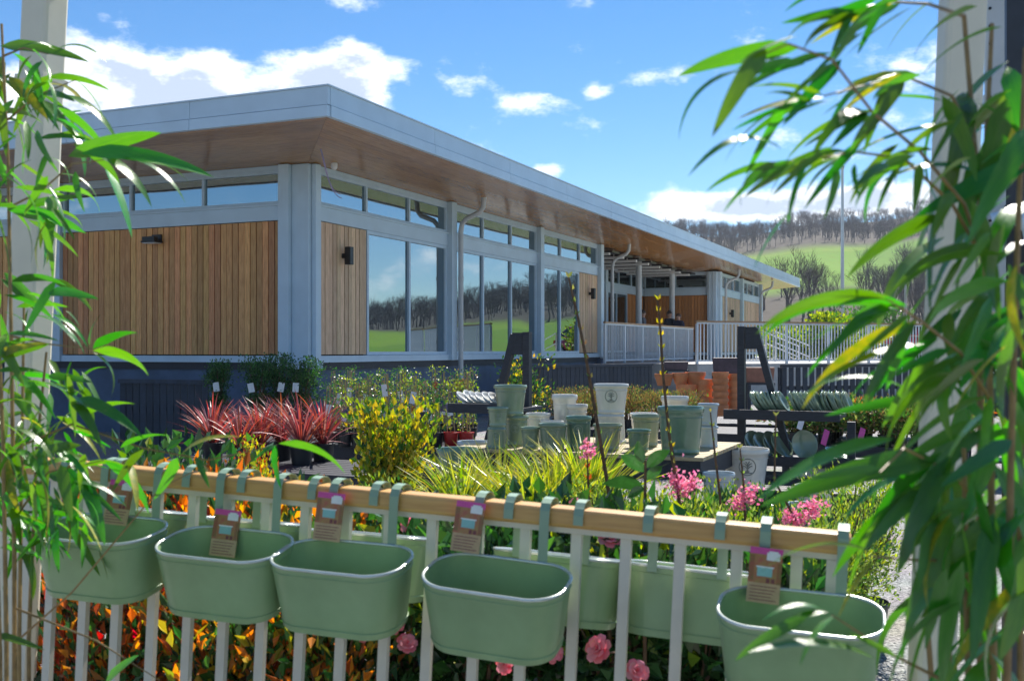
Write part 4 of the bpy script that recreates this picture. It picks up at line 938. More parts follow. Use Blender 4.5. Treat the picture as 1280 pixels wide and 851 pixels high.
# bigger leafy plants on the far right bench
for i, (px, lb) in enumerate(((1236, 'leafy plant in a green pot left on the bench right of the cream post'), (1262, 'leafy plant in a green pot right on the bench right of the cream post'))):
    p = at(px, 475, 12.0); shrub('potted_plant', lb, 'plant', (p.x, p.y, .85), .42, .34, 700, .06, .03, [m_lf_green, m_lf_dark], [2, 1], pot=m_greenpot, potr=.13, poth=.28, group='plants in green pots', seed=90+i)
# --- shrubs just behind the near fence
kinds = {'photinia': ([m_lf_orange, m_lf_red, m_lf_dark, m_lf_green], [2.2, 2.0, 2.2, 1.4]), 'leuco': ([m_lf_orange, m_lf_yellow, m_lf_green, m_lf_dark], [2.4, 1.6, 2, 2]), 'camellia': ([m_lf_dark, m_lf_green, m_lf_spring], [3, 2, .25]), 'pieris': ([m_lf_pieris, m_lf_spring, m_lf_green], [3, 2, 1])}
NEARSH = [(85, 3.9, .72, .55, 'photinia', 'red and orange leaved shrub behind the leftmost planter'), (175, 4.1, .78, .55, 'photinia', 'red and orange leaved shrub behind the gap of the first two planters'), (255, 3.9, .80, .55, 'photinia', 'orange leaved shrub behind the second planter from the left'),
    (345, 3.9, .74, .55, 'leuco', 'orange and gold leaved shrub behind the fence below the third planter'), (415, 3.7, .70, .5, 'leuco', 'gold leaved shrub behind the third planter from the left'), (140, 3.5, .48, .5, 'photinia', 'low red leaved shrub at the foot of the fence, far left'), (290, 3.45, .50, .55, 'leuco', 'low gold leaved shrub at the foot of the fence under the second planter'), (410, 3.35, .50, .5, 'leuco', 'low gold leaved shrub at the foot of the fence under the third planter'),
    (505, 3.6, .70, .55, 'camellia', 'dark glossy camellia with pink flowers behind the third and fourth planters'), (600, 3.5, .70, .55, 'camellia', 'dark glossy camellia with pink flowers behind the fourth planter'), (690, 3.6, .76, .5, 'camellia', 'dark glossy camellia with pink flowers right of the fourth planter'), (775, 3.45, .74, .5, 'camellia', 'dark glossy camellia with pink flowers behind the wide gap of the fence'),
    (850, 3.8, .70, .5, 'pieris', 'pale lime sprigged shrub behind the handrail below the pink blossom'), (925, 4.0, .68, .55, 'pieris', 'pale lime sprigged shrub behind the handrail near its right end'), (760, 4.4, .70, .45, 'pieris', 'pale variegated low shrub between the striped plants and the camellia'), (870, 3.4, .5, .45, 'camellia', 'low camellia at the foot of the fence left of the rightmost planter'), (520, 4.3, .72, .5, 'pieris', 'pale lime shrub at the foot of the tall gold shrub'), (990, 4.3, .58, .5, 'pieris', 'pale lime sprigged shrub behind the right end of the handrail'), (965, 3.5, .62, .4, 'camellia', 'low dark glossy shrub behind the rightmost planter'), (885, 5.2, .60, .5, 'pieris', 'pale lime shrub left of the blue grey pot behind the handrail'), (945, 4.9, .55, .5, 'camellia', 'low dark shrub below the big crested ivory pot'), (1030, 4.6, .60, .55, 'pieris', 'pale lime shrub behind the pink blossom at the right'), (1075, 5.2, .66, .55, 'pieris', 'lime shrub behind the bamboo right of the handrail end'), (815, 5.0, .55, .5, 'pieris', 'pale lime shrub below the largest sage pot'), (215, 4.6, .85, .6, 'camellia', 'dark green shrub rising behind the orange ones at the left')]
for i, (px, Y, h, w, kd, lb) in enumerate(NEARSH):
    p = at(px, 700, Y); ms, ws = kinds[kd]; cam_ = kd == 'camellia'
    shrub(kd+'_shrub' if kd != 'leuco' else 'golden_orange_shrub', lb, 'shrub', (p.x, p.y, 0), h, w, 1000 if cam_ else (4200 if kd == 'pieris' else 1300), .075 if cam_ else (.026 if kd == 'pieris' else .062), .042 if cam_ else (.010 if kd == 'pieris' else .027), ms, ws, pot=m_plastic, potr=.14, poth=.22, stems=14, upright=.9 if kd != 'camellia' else .4, seed=200+i, lumps=9)
# camellia flowers: ruffled rosettes, one object each
def rosette(m, seed, R0=.042):
    rs = np.random.RandomState(seed); vs = []; fs = []
    for ring, (n, r, tilt) in enumerate(((7, 1.0, .25), (6, .8, .55), (5, .58, .9), (4, .36, 1.2))):
        for i in range(n):
            a = 2*math.pi*(i+rs.rand()*.4)/n + ring; c, s = math.cos(a), math.sin(a); w = r*R0*.75; b = len(vs)
            for f, ww, zz in ((0, .25, 0), (.5, 1, .12), (.85, .9, .10), (1.0, .5, 0.02)):
                rr = r*R0*f*math.cos(tilt); z = r*R0*f*math.sin(tilt)+zz*R0*rs.uniform(.5, 1.3)+ring*.003
                for sgn in (-1, 1): vs.append((rr*c-s*sgn*w*ww*.5, rr*s+c*sgn*w*ww*.5, z+rs.normal()*.001))
            for q in range(3): fs.append((b+2*q, b+2*q+1, b+2*q+3, b+2*q+2))
    mb = MB().add(vs, fs); return mb.mesh('camellia_flower', m, True)
ros = [rosette(m_pink, s) for s in (1, 2)]
FL = [(455, 790, 3.2, .9), (497, 783, 3.15, .7), (508, 805, 3.15, .8), (762, 675, 3.2, 1.0), (750, 812, 3.0, 1.05), (795, 840, 3.0, .9), (512, 655, 3.5, .8), (690, 815, 3.1, .8), (632, 830, 3.0, .7), (545, 770, 3.2, .8), (700, 655, 3.4, .6), (720, 630, 3.6, .6)]
for i, (px, py, Y, s) in enumerate(FL):
    p = at(px, py, Y); M_ = Matrix.Translation(p) @ Matrix.Rotation(R(random.uniform(35, 75)), 4, 'X') @ Matrix.Rotation(R(random.uniform(-35, 35)), 4, 'Y') @ Matrix.Diagonal((s, s, s, 1))
    t = thing('camellia_flower', 'pink ruffled camellia flower %s' % ['under the third planter, leftmost', 'below the right end of the third planter', 'lower one right of the third planter', 'just under the handrail right of the fourth planter', 'large and open, low in the wide gap of the fence', 'lowest, beside the bar left of the rightmost planter', 'small, between the third and fourth planters under the handrail', 'under the right end of the fourth planter', 'under the middle of the fourth planter', 'at the left foot of the fourth planter', 'bud sized, under the handrail right of the fourth planter', 'bud sized, level with the handrail above the fourth planter'][i], 'flower', group='camellia flowers', M=M_)
    link('petals', ros[i % 2], t)
    mb = MB(); mb.tube([(0, 0, .01), (0, .01, -.05), (.01, .03, -.12)], .003, 5); mb.build('stalk', m_bark, t)
# orange lily-like young shoots over the left planters
rom = rosette(m_lf_orange, 9, .05)
# tall brown bare stems with buds, and blossom sprays behind the handrail
def stem_thing(label, path, Y, rad, leafmat, bud, nleaf=14, name='budding_stem', blossom=None, group=None):
    t0 = at(*path[-1], Y); t = thing(name, label, 'shrub', (t0.x, t0.y, 0), 0, group); o = Vector((t0.x, t0.y, 0))
    pts = [at(x, y, Y)-o for x, y in path]; pts.append(Vector((.0, .0, 0)))
    mb = MB(); mb.tube(pts, [rad*.35]+[rad*(.5+.5*i/len(pts)) for i in range(1, len(pts))], 6)
    P = []; D = []
    for i in range(len(pts)-2):
        for s in (0, .33, .66):
            q = pts[i].lerp(pts[i+1], s); a = random.uniform(0, 6.28)
            for _ in range(2): P.append(q); D.append((math.cos(a)*.6, math.sin(a)*.6, 1)); a += 3.0
    mb.build('stem', m_bark, t)
    V, F = leaf_cloud(np.array([tuple(v) for v in P]), np.array(D), bud, bud*.5); tag(link('buds', cloud_mesh('buds', [(V, F, 0)], [leafmat]), t), kind='stuff')
    if blossom:
        c = np.array([tuple(at(x, y, Y)-o) for x, y in blossom]); q = 60; rs = np.random.RandomState(len(label)); PP = np.repeat(c, q, 0)+rs.normal(size=(len(c)*q, 3))*.016
        V, F = leaf_cloud(PP, rs.normal(size=PP.shape), .016, .013); link('blossom', cloud_mesh('blossom', [(V, F, 0)], [m_pinkpale]), t)
    return t
stem_thing('tall thin brown stem with red buds crossing the terrace railing', [(711, 347), (722, 395), (733, 450), (745, 520), (757, 590), (766, 650)], 4.0, .010, m_lf_bronze, .028)
stem_thing('thin brown stem with golden buds in front of the porch railing', [(822, 375), (826, 420), (829, 470), (836, 540), (846, 600), (852, 660)], 4.1, .009, m_lf_yellow, .028)
stem_thing('brown stem with pink blossom standing over the handrail', [(836, 528), (839, 570), (846, 600), (852, 650)], 3.7, .008, m_lf_bronze, .02, blossom=[(842, 598), (848, 606), (868, 602), (856, 610)])
stem_thing('short brown stem right of the pink blossom', [(888, 515), (894, 570), (900, 620), (903, 660)], 3.8, .007, m_lf_bronze, .02)
stem_thing('brown stem with small pink blossom over the handrail, middle one', [(925, 560), (930, 610), (932, 660)], 3.8, .007, m_lf_bronze, .02, blossom=[(930, 622), (938, 616), (924, 630)])
stem_thing('brown stem with pink blossom at the right end of the handrail', [(970, 520), (968, 600), (1000, 660)], 3.7, .007, m_lf_bronze, .02, blossom=[(985, 645), (1000, 650), (1013, 638), (1018, 632), (992, 652)])
stem_thing('red brown stem with a red bud above the striped plants', [(734, 558), (735, 600), (738, 650)], 4.0, .007, m_lf_red, .03, blossom=[(735, 562)])
# large oval leaves of the young camellia shoot over the handrail
def oval_leaf(m):
    vs = []; fs = []; n = 7
    for i in range(n+1):
        f = i/n; w = .30*math.sin(math.pi*f**.85)**.9 if 0 < f < 1 else 0.0; z = .10*math.sin(math.pi*f)
        vs += [(f, -w, z+.06*w*3), (f, 0, z), (f, w, z+.06*w*3)]
    for i in range(n):
        for j in range(2): a = i*3+j; fs.append((a, a+1, a+4, a+3))
    return MB().add(vs, fs).mesh('leaf', m, True)
ov = oval_leaf(mat('shiny oval leaf', (.055, .16, .04), .22, .15, 6, rnd=.25, trans=.18, spec=.8, coat=.3))
def place_leaf(me, base, tip, roll, parent, name='leaf', wscale=1.0):
    base = Vector(base); d = Vector(tip)-base; L_ = d.length; x = d.normalized(); up = Vector((0, 0, 1)); y = up.cross(x)
    if y.length < .05: y = Vector((0, 1, 0)).cross(x)
    y.normalize(); z = x.cross(y); q = Matrix.Rotation(roll, 3, x); y = q @ y; z = q @ z
    M_ = Matrix(((x.x, y.x, z.x, base.x), (x.y, y.y, z.y, base.y), (x.z, y.z, z.z, base.z), (0, 0, 0, 1))) @ Matrix.Diagonal((L_, L_*wscale, L_, 1))
    return link(name, me, parent, M_)
p0 = at(806, 640, 3.3); ol = thing('camellia_shoot', 'young camellia shoot with large shiny oval leaves over the handrail', 'shrub', (p0.x, p0.y, 0)); O = Vector((p0.x, p0.y, 0))
mb = MB(); mb.tube([(0, 0, 0), at(806, 640, 3.3)-O, at(807, 575, 3.3)-O], [.007, .006, .004], 6); mb.build('stem', m_bark, ol)
for (bx, by, tx, ty, rl) in ((806, 578, 797, 550, 1.2), (806, 590, 776, 568, 1.0), (808, 585, 838, 562, -1.0), (807, 600, 828, 582, -1.2), (806, 612, 752, 605, .8), (807, 610, 784, 622, 1.4), (808, 615, 812, 640, 1.4)): place_leaf(ov, at(bx, by, 3.3)-O, at(tx, ty, 3.27)-O, rl, ol, wscale=.78)

# ------------------------------------------------------------------ near fence on the sloping path (NEAR = the path's own tilt)
F0 = Vector((-.977, 2.904, 0)); FD = Vector((.9526, -.3045, 0)).normalized(); FN = Vector((FD.y, -FD.x, 0))   # FN points to the camera
if FN.y > 0: FN = -FN
RT = E-.37                                                          # handrail top
FANG = math.atan2(FD.y, FD.x)
NI = NEAR.inverted()
def near_s(px, py, off=0.0):
    """distance along the fence of a pixel, on the plane off metres in front of the fence line"""
    d = (NI.to_3x3() @ ray(px, py)); o = F0 + FN*off
    # solve (d.x,d.y)*k = o + FD*s
    det = d.x*(-FD.y) + FD.x*d.y
    k = (o.x*(-FD.y) + FD.x*o.y)/det
    P = Vector((d.x*k, d.y*k, 0)); return (P-o).dot(FD)
FM = NEAR @ Matrix.Translation(F0) @ Matrix.Rotation(FANG, 4, 'Z')   # fence frame: x along, y back (away), z up
s_end = near_s(1052, 680)
s0, s1 = near_s(38, 580)-.02, s_end+.02
fence = thing('handrail_fence', 'near fence of cream bars under a pale timber handrail hung with planters', 'fence', M=FM)
bevel(MB().box(s0, s1, -.034, .034, RT-.046, RT).build('handrail', m_oak, fence), .010, 3)
MB().box(s0+.01, s1-.01, -.018, .018, RT-.060, RT-.047).build('top_bar', m_baluster, fence)
MB().box(s0+.01, s1-.01, -.018, .018, .06, .09).build('bottom_bar', m_baluster, fence)
bxs = [65, 107, 148, 193, 238, 282, 330, 379, 430, 484, 538, 596, 655, 719, 781, 849, 920, 995]
bm_ = MB().box(-.0125, .0125, -.009, .009, .092, RT-.062).mesh('baluster', m_baluster)
for x in bxs: link('baluster', bm_, fence).location = (near_s(x, 720), 0, 0)
for s in (s0+.03, s1-.03): MB().box(s-.02, s+.02, -.0185, .0185, -.05, RT-.061).build('post', m_baluster, fence)
# posts of the frame round the view
def frame_post(label, M_, w, h, beam):
    t = thing('frame_post', label, 'post', M=M_)
    bevel(MB().box(-w/2, w/2, -w/2, w/2, -.12, h).build('shaft', m_cream, t), .012)
    MB().box(-w/2-.004, w/2+.004, -w/2-.004, w/2+.004, h-.30, h-.285).build('collar', m_cream, t)
    if beam: bevel(MB().box(-1.4, .42, -w*.42, w*.42, h+.002, h+.14).build('beam', m_cream, t), .01)
    return t
def near_ground(px, py, Y): d = NI.to_3x3() @ ray(px, py); return Vector((d.x/d.y*Y, Y, 0))
g = near_ground(33, 500, 3.25); frame_post('cream timber post with a beam on top, left behind the bamboo', NEAR @ Matrix.Translation(g) @ Matrix.Rotation(FANG, 4, 'Z'), .098, 2.50, True)
g = near_ground(1180, 500, 2.35); frame_post('cream timber post right behind the bamboo leaves', NEAR @ Matrix.Translation(g) @ Matrix.Rotation(FANG+.2, 4, 'Z'), .086, 3.2, False)

# hanging planters
PL, PW, PH = .34, .205, .165
def outline(L_, W_, n=44, e=2.9):
    pts = []
    for i in range(n):
        a = 2*math.pi*i/n; c, s = math.cos(a), math.sin(a); r_ = W_/2*.80
        # rounded rectangle with large corner radius
        hx, hy = L_/2-r_, W_/2-r_
        pts.append(((hx if c > 0 else -hx)*(1 if abs(c) > 1e-6 else 0)+r_*c, (hy if s > 0 else -hy)*(1 if abs(s) > 1e-6 else 0)+r_*s))
    return pts
def planter_meshes():
    n = 48; rings = [(.87, .86, 0), (.885, .875, .004), (.92, .915, PH*.33), (.96, .957, PH*.66), (1, 1, PH), (.982, .97, PH-.001), (.94, .93, PH*.66), (.85, .84, .012)]
    mb = MB(); vs = []; fs = []
    for sx, sy, z in rings:
        vs += [(x*sx, y*sy, z) for x, y in outline(PL, PW, n)]
    for k in range(len(rings)-1):
        for i in range(n): j = (i+1) % n; fs.append((k*n+i, k*n+j, k*n+n+j, k*n+n+i))
    fs.append(tuple(range(n-1, -1, -1))); fs.append(tuple(len(vs)-n+i for i in range(n)))
    body = mb.add(vs, fs).mesh('body', m_planter)
    rim = MB(); o = outline(PL, PW, n); o.append(o[0]); rim.tube([(x*.992, y*.99, PH) for x, y in o], .0042, 8, cap=False)
    ridge = MB(); 
    for f in (.1, .9):
        z = PH*f; sc_ = .884+.118*f; ridge.tube([(x*sc_, y*sc_, z) for x, y in o], .0016, 6, cap=False)
    return body, rim.mesh('rim', m_rim, True), ridge.mesh('ridge', m_planter, True)
PB, PR, PRD = planter_meshes(); PB.shade_smooth()
try: PB.set_sharp_from_angle(angle=R(50))
except Exception: pass
ZP = .785                                                          # planter base height in the fence frame
def strap_mesh(front):
    # path in (y,z) of the fence frame; front planters hang at y<0
    w = .0235; t = .0022; sg = -1 if front else 1
    path = [(.0455, ZP+PH-.012), (.046, RT-.03), (.045, RT-.008), (.038, RT+.008), (.022, RT+.016), (0, RT+.018), (-.022, RT+.014), (-.036, RT+.003), (-.041, RT-.014), (-.042, RT-.036)]
    path = [(sg*y, z) for y, z in path]; vs = []; fs = []
    for i, (y, z) in enumerate(path):
        a = path[max(0, i-1)]; b = path[min(len(path)-1, i+1)]; d = Vector((b[0]-a[0], b[1]-a[1])).normalized(); nn = (-d.y*sg, d.x*sg)
        for x in (-w/2, w/2):
            vs.append((x, y, z)); vs.append((x, y-nn[0]*-t*sg, z+abs(nn[1])*t))
    for i in range(len(path)-1):
        a = i*4; b = a+4; fs += [(a, a+2, b+2, b), (a+1, b+1, b+3, a+3), (a, b, b+1, a+1), (a+2, a+3, b+3, b+2)]
    return MB().add(vs, fs).mesh('strap', m_strap)
SF, SB = strap_mesh(True), strap_mesh(False)
def card_mesh():
    mb = MB(); w, h, t = .071, .120, .0015
    mb.box(-w/2, w/2, -t, t, 0, h*.36, 0)                       # tan text field
    mb.box(-w/2, w/2, -t, t, h*.36, h*.88, 1)                   # picture
    mb.box(-w/2, w/2, -t, t, h*.88, h, 2)                       # magenta head
    y0, y1 = -t-.0006, -t-.0001
    mb.box(-w*.24, w*.22, y0, y1, h*.48, h*.64, 3)              # pictured planter
    mb.box(-w*.28, w*.26, y0, y1, h*.64, h*.665, 5)
    mb.box(w*.02, w*.42, y0, y1, h*.78, h*.92, 5)               # white roundel
    mb.box(w*.08, w*.36, y0, y1, h*.92, h*.95, 5)
    mb.box(-w*.5, -w*.34, y0, y1, h*.40, h*.86, 4); mb.box(w*.36, w*.5, y0, y1, h*.36, h*.74, 4)
    mb.box(w*.05, w*.16, y0, y1, h*.37, h*.45, 6); mb.box(w*.20, w*.31, y0, y1, h*.37, h*.45, 6); 
    for k in range(5):
        mb.box(-w*.42, w*(.40-.16*((k*3) % 4)/3), y0, y1, h*(.05+.06*k), h*(.065+.06*k), 6)
    return mb.mesh('label_card', [m_cardtan, m_cardgreen, m_magenta, m_cardteal, m_cardbrown, m_cardwhite, m_ink])
CARD = card_mesh()
def planter(label, s, front, card=None, tilt=0):
    sg = -1 if front else 1; yc = sg*(.048+PW/2)
    t = thing('hanging_planter', label, 'planter', M=FM @ Matrix.Translation((s, 0, 0)), group='sage planters hung on the handrail')
    jt = random.uniform(-1.5, 1.5); tilt = random.uniform(-1.2, 1.2)
    for nm, me in (('body', PB), ('rim', PR), ('ridge', PRD)):
        o = link(nm, me, t); th = R((11 if front else -9)+jt); ca, sa = math.cos(th), math.sin(th)
        o.location = (0, sg*.048 + sg*PW/2*ca + PH*sa, ZP+PH + sg*PW/2*sa - PH*ca); o.rotation_euler = (th, R(tilt), 0)   # hangs from its back rim, tipping outwards
    for dx in (-.085, .085):
        o = link('strap', SF if front else SB, t); o.location = (dx+random.uniform(-.006, .006), 0, 0)
    if card is not None:
        o = link('label_card', CARD, t); o.location = (card[0], -.075, ZP+PH+card[1]+.045); o.rotation_euler = (R(card[2]), R(card[3]), R(8))
    return t
for px, card, lb in ((124, (-.02, -.065, -14, 2), 'leftmost sage planter, half hidden by bamboo leaves'), (279, (-.055, -.115, -10, 2), 'second sage planter from the left, card low inside'), (427, (-.085, -.045, -8, 2), 'third sage planter from the left, card up against the bar'), (619, (-.105, -.035, -8, 4), 'large looking fourth sage planter in the middle of the fence'), (1003, (-.085, -.075, -8, 3), 'rightmost and nearest sage planter, partly behind bamboo leaves')):
    s = near_s(px, 720, .048+PW/2); planter(lb, s, True, card)
for px, lb in ((162, 'sage planter on the far side of the fence behind the leftmost ones'), (312, 'sage planter on the far side behind the second and third planters'), (466, 'sage planter on the far side behind the third planter'), (701, 'sage planter on the far side right of the fourth planter'), (866, 'sage planter on the far side left of the rightmost planter')):
    s = near_s(px, 690, -.048-PW/2); planter(lb, s, False)

# ------------------------------------------------------------------ metal frame at the right edge
p = at(1243, 437, 4.2); t = thing('steel_frame', 'white perforated steel strip on a dark column at the right edge', 'frame', (p.x, p.y, 0), -.25)
mb = MB(); mb.box(-.035, .035, -.01, .01, 1.6, 3.6, 0)
mb.build('perforated_strip', m_pipe, t)
hm_ = MB().tube([(0, -.0135, 0), (0, -.0105, 0)], .006, 8).mesh('hole', m_black)
for k in range(26): link('hole', hm_, t).location = (-.018, 0, 1.75+.07*k)
MB().box(.045, .11, .0, .10, 0, 3.6).build('column', mat('dark steel', (.035, .04, .05), .5), t)
for z in (1.72, 2.02, 2.35): MB().box(-.04, .04, -.012, .03, z, z+.11).build('bracket', m_pipe, t)
for z in (1.5, 1.9, 2.2, 2.5, 2.9): MB().box(.11, .9, .02, .5, z, z+.03).build('shelf', m_bench, t)
for z in (2.05, 2.35, 2.7): MB().box(.115, .9, .015, .05, z+.03, z+.10).build('shelf_edge', m_pipe, t)
mb = MB(); mb.tube([(-.02, -.08, 1.95), (.05, -.1, 1.97), (.11, -.1, 1.92), (.13, -.1, 1.80), (.13, -.1, .02)], .032, 12); autosmooth(mb.build('pipe', m_fascia, t))

# ------------------------------------------------------------------ bamboo
def bamboo_leaf(arch, m=m_bamboo):
    vs = []; fs = []; n = 10; 
    for i in range(n+1):
        f = i/n; w = .060*(min(1, f*5)**.7)*(1-f**2.6)**.8 if f < 1 else 0.0
        z = arch*4*f*(1-f); z -= 0
        vs += [(f, -w, z+w*.30), (f, 0, z), (f, w, z+w*.30)]
    for i in range(n):
        for j in range(2): a = i*3+j; fs.append((a, a+1, a+4, a+3))
    return MB().add(vs, fs).mesh('leaf', m, True)
BL = [bamboo_leaf(a) for a in (.03, .08, .14, .20)]
m_bamboo_y = mat('yellowing bamboo leaf', (.42, .34, .05), .35, .15, 6, rnd=.2, col2=(.14, .24, .03), trans=.4, stretch=(2.5, 3, 1))
BLY = [bamboo_leaf(a, m_bamboo_y) for a in (.05, .12)]
rb = random.Random(21)
def bleaf(parent, O, b, tp, Yb, Yt, arch=None, roll=None, wsc=None):
    me = BL[arch if arch is not None else rb.randrange(4)]
    if rb.random() < .06: me = BLY[rb.randrange(2)]
    r_ = roll if roll is not None else rb.choice((-1, 1))*rb.uniform(.15, 1.15)
    place_leaf(me, at(b[0], b[1], Yb)-O, at(tp[0], tp[1], Yt)-O, r_, parent, 'leaf', wsc or rb.uniform(.95, 1.4))
def twig(mb, pts, O, r0, r1, n=5): mb.tube([at(x, y, Y)-O for x, y, Y in pts], [r0+(r1-r0)*i/(len(pts)-1) for i in range(len(pts))], n)
# ---- right clump
p = at(1245, 700, 1.55); RB = thing('bamboo', 'bamboo clump with long drooping leaves at the right edge', 'bamboo', (p.x, p.y, 0)); O = Vector((p.x, p.y, 0))
mb = MB(); canes = [[(1205, 20, 1.6), (1218, 180, 1.58), (1232, 330, 1.56), (1238, 500, 1.55), (1240, 700, 1.55), (1243, 900, 1.55)], [(1240, 30, 1.75), (1232, 200, 1.72), (1226, 420, 1.7), (1224, 650, 1.68), (1226, 900, 1.68)], [(1282, 60, 1.5), (1272, 300, 1.5), (1264, 560, 1.5), (1258, 900, 1.5)], [(1170, 560, 1.75), (1180, 700, 1.72), (1190, 900, 1.7)], [(1150, 600, 1.9), (1158, 760, 1.88), (1168, 900, 1.86)], [(1278, 430, 1.65), (1275, 650, 1.65), (1276, 900, 1.65)], [(1205, 560, 1.6), (1207, 700, 1.6), (1212, 900, 1.6)]]
for c in canes: mb = MB(); twig(mb, c+[(c[-1][0], 437+E/c[-1][2]*FPX, c[-1][2])], O, .0035, .0065, 7); mb.build('cane', m_cane, RB)
for tw in ([(1232, 330, 1.56), (1205, 255, 1.5), (1150, 190, 1.42), (1090, 140, 1.35), (1040, 75, 1.3), (985, 55, 1.28), (945, 72, 1.27)], [(1218, 180, 1.58), (1190, 120, 1.5), (1130, 95, 1.42), (1030, 120, 1.35)], [(1205, 20, 1.6), (1160, 5, 1.5), (1110, 2, 1.45), (1050, 18, 1.4)], [(1238, 500, 1.55), (1200, 440, 1.45), (1150, 400, 1.38), (1110, 375, 1.33)], [(1230, 640, 1.6), (1190, 590, 1.5), (1130, 560, 1.4), (1100, 590, 1.36)],
           [(1232, 330, 1.56), (1190, 255, 1.5), (1130, 198, 1.42), (1070, 190, 1.38), (990, 202, 1.35)], [(1225, 700, 1.66), (1150, 700, 1.5), (1090, 695, 1.42)], [(1200, 860, 1.6), (1120, 820, 1.5), (1040, 768, 1.42)], [(1232, 200, 1.72), (1262, 140, 1.7), (1282, 90, 1.7)]): mb = MB(); twig(mb, tw, O, .0032, .0011); mb.build('twig', m_cane, RB)
RL = [((1000, 60), (846, 96), 2), ((1040, 66), (905, 130), 1), ((1052, 74), (978, 158), 0), ((985, 128), (931, 222), 1), ((972, 138), (905, 205), 1), ((1120, 2), (1012, 56), 1), ((1126, 4), (1050, 52), 0), ((1168, 0), (1108, 66), 1), ((1222, 8), (1142, 70), 1), ((1253, 34), (1150, 98), 1), ((1178, 126), (1098, 121), 0), ((1200, 158), (1054, 202), 1),
  ((1098, 136), (1058, 202), 1), ((1085, 140), (1038, 186), 1), ((1100, 108), (1062, 128), 1), ((1150, 95), (1060, 105), 1), ((1030, 120), (935, 110), 1), ((1030, 122), (920, 150), 2), ((1015, 130), (955, 118), 1), ((1282, 172), (1226, 206), 1), ((990, 200), (903, 268), 1), ((1008, 206), (985, 282), 1), ((1048, 208), (1030, 275), 0), ((1132, 200), (1096, 268), 1), ((1150, 204), (1142, 268), 0), ((1068, 205), (1075, 250), 1), ((1110, 205), (1062, 240), 1),
  ((987, 266), (943, 336), 0), ((1180, 268), (1058, 348), 1), ((1176, 252), (1164, 396), 0), ((1215, 250), (1250, 402), 0), ((1283, 300), (1228, 352), 1), ((1205, 290), (1160, 385), 0), ((1132, 386), (950, 424), 3), ((1112, 370), (944, 418), 3), ((1146, 402), (1002, 512), 1), ((1160, 430), (1000, 500), 1), ((1205, 425), (1166, 458), 1), ((1186, 460), (1108, 590), 0), ((1236, 494), (1118, 578), 1), ((1142, 492), (1018, 484), 2), ((1150, 500), (1030, 520), 1),
  ((1118, 548), (944, 626), 1), ((1172, 574), (948, 634), 2), ((1100, 585), (1010, 600), 1), ((1200, 588), (1078, 692), 2), ((1202, 600), (1040, 722), 2), ((1172, 600), (1146, 742), 0), ((1102, 640), (1060, 742), 0), ((1283, 640), (1208, 762), 1), ((1216, 600), (1242, 802), 0), ((1200, 650), (1212, 800), 0), ((1242, 640), (1214, 832), 0), ((1092, 690), (950, 716), 2), ((1094, 700), (1048, 772), 1), ((1030, 762), (952, 776), 2), ((1036, 764), (946, 812), 2), ((1042, 770), (1000, 832), 1), ((1096, 824), (932, 816), 1), ((1010, 770), (918, 826), 1), ((1120, 820), (1060, 790), 1),
  ((1180, 400), (1250, 360), 1), ((1190, 240), (1165, 300), 1), ((1260, 330), (1290, 420), 1), ((1220, 420), (1290, 380), 1), ((1240, 540), (1190, 480), 1), ((1130, 560), (1090, 640), 1), ((1120, 570), (1155, 660), 0), ((1150, 590), (1050, 660), 2), ((1110, 590), (1030, 640), 1), ((1170, 610), (1120, 720), 1), ((1190, 640), (1160, 760), 0)]
for b, tp, ar in RL:
    Yb = 1.35 if b[0] < 1120 else 1.48; Yb += rb.uniform(-.06, .06); bleaf(RB, O, b, tp, Yb, Yb+rb.uniform(-.07, .05), ar)
for k in range(92):                                             # the dense lower right of the clump
    u = rb.random(); bx = rb.uniform(1165, 1310) if u < .85 else rb.uniform(1240, 1310); by = rb.uniform(430, 830) if u < .85 else rb.uniform(90, 430)
    a = rb.gauss(math.pi*.62, .55); l = rb.uniform(90, 190); Y0_ = rb.uniform(1.38, 1.8); bleaf(RB, O, (bx, by), (bx+l*math.cos(a), by+l*math.sin(a)*.95), Y0_, Y0_+rb.uniform(-.10, .06), wsc=rb.uniform(1.1, 1.8))
for k in range(64):                                             # the airy sprays over the sky, hanging off the twigs
    bx, by = rb.choice(((1040, 75), (1005, 62), (960, 70), (1090, 140), (1030, 120), (990, 202), (1070, 190), (1130, 198), (1130, 95), (1110, 2), (1060, 20), (1150, 400), (1110, 375), (1190, 440)))
    bx += rb.gauss(0, 20); by += rb.gauss(0, 9); a = rb.gauss(math.pi*.80, .28); l = rb.uniform(70, 135)
    Y0_ = 1.36+.0006*(bx-1040)+rb.uniform(-.05, .06); bleaf(RB, O, (bx, by), (bx+l*math.cos(a), by+l*math.sin(a)), Y0_, Y0_+rb.uniform(-.06, .05), wsc=rb.uniform(.9, 1.5))
for k in range(48):                                             # leaves across the post
    bx = rb.uniform(1175, 1300); by = rb.uniform(60, 440); a = rb.gauss(math.pi*.66, .45); l = rb.uniform(80, 160)
    Y0_ = rb.uniform(1.4, 1.7); bleaf(RB, O, (bx, by), (bx+l*math.cos(a), by+l*math.sin(a)), Y0_, Y0_+rb.uniform(-.08, .05), wsc=rb.uniform(1.0, 1.6))
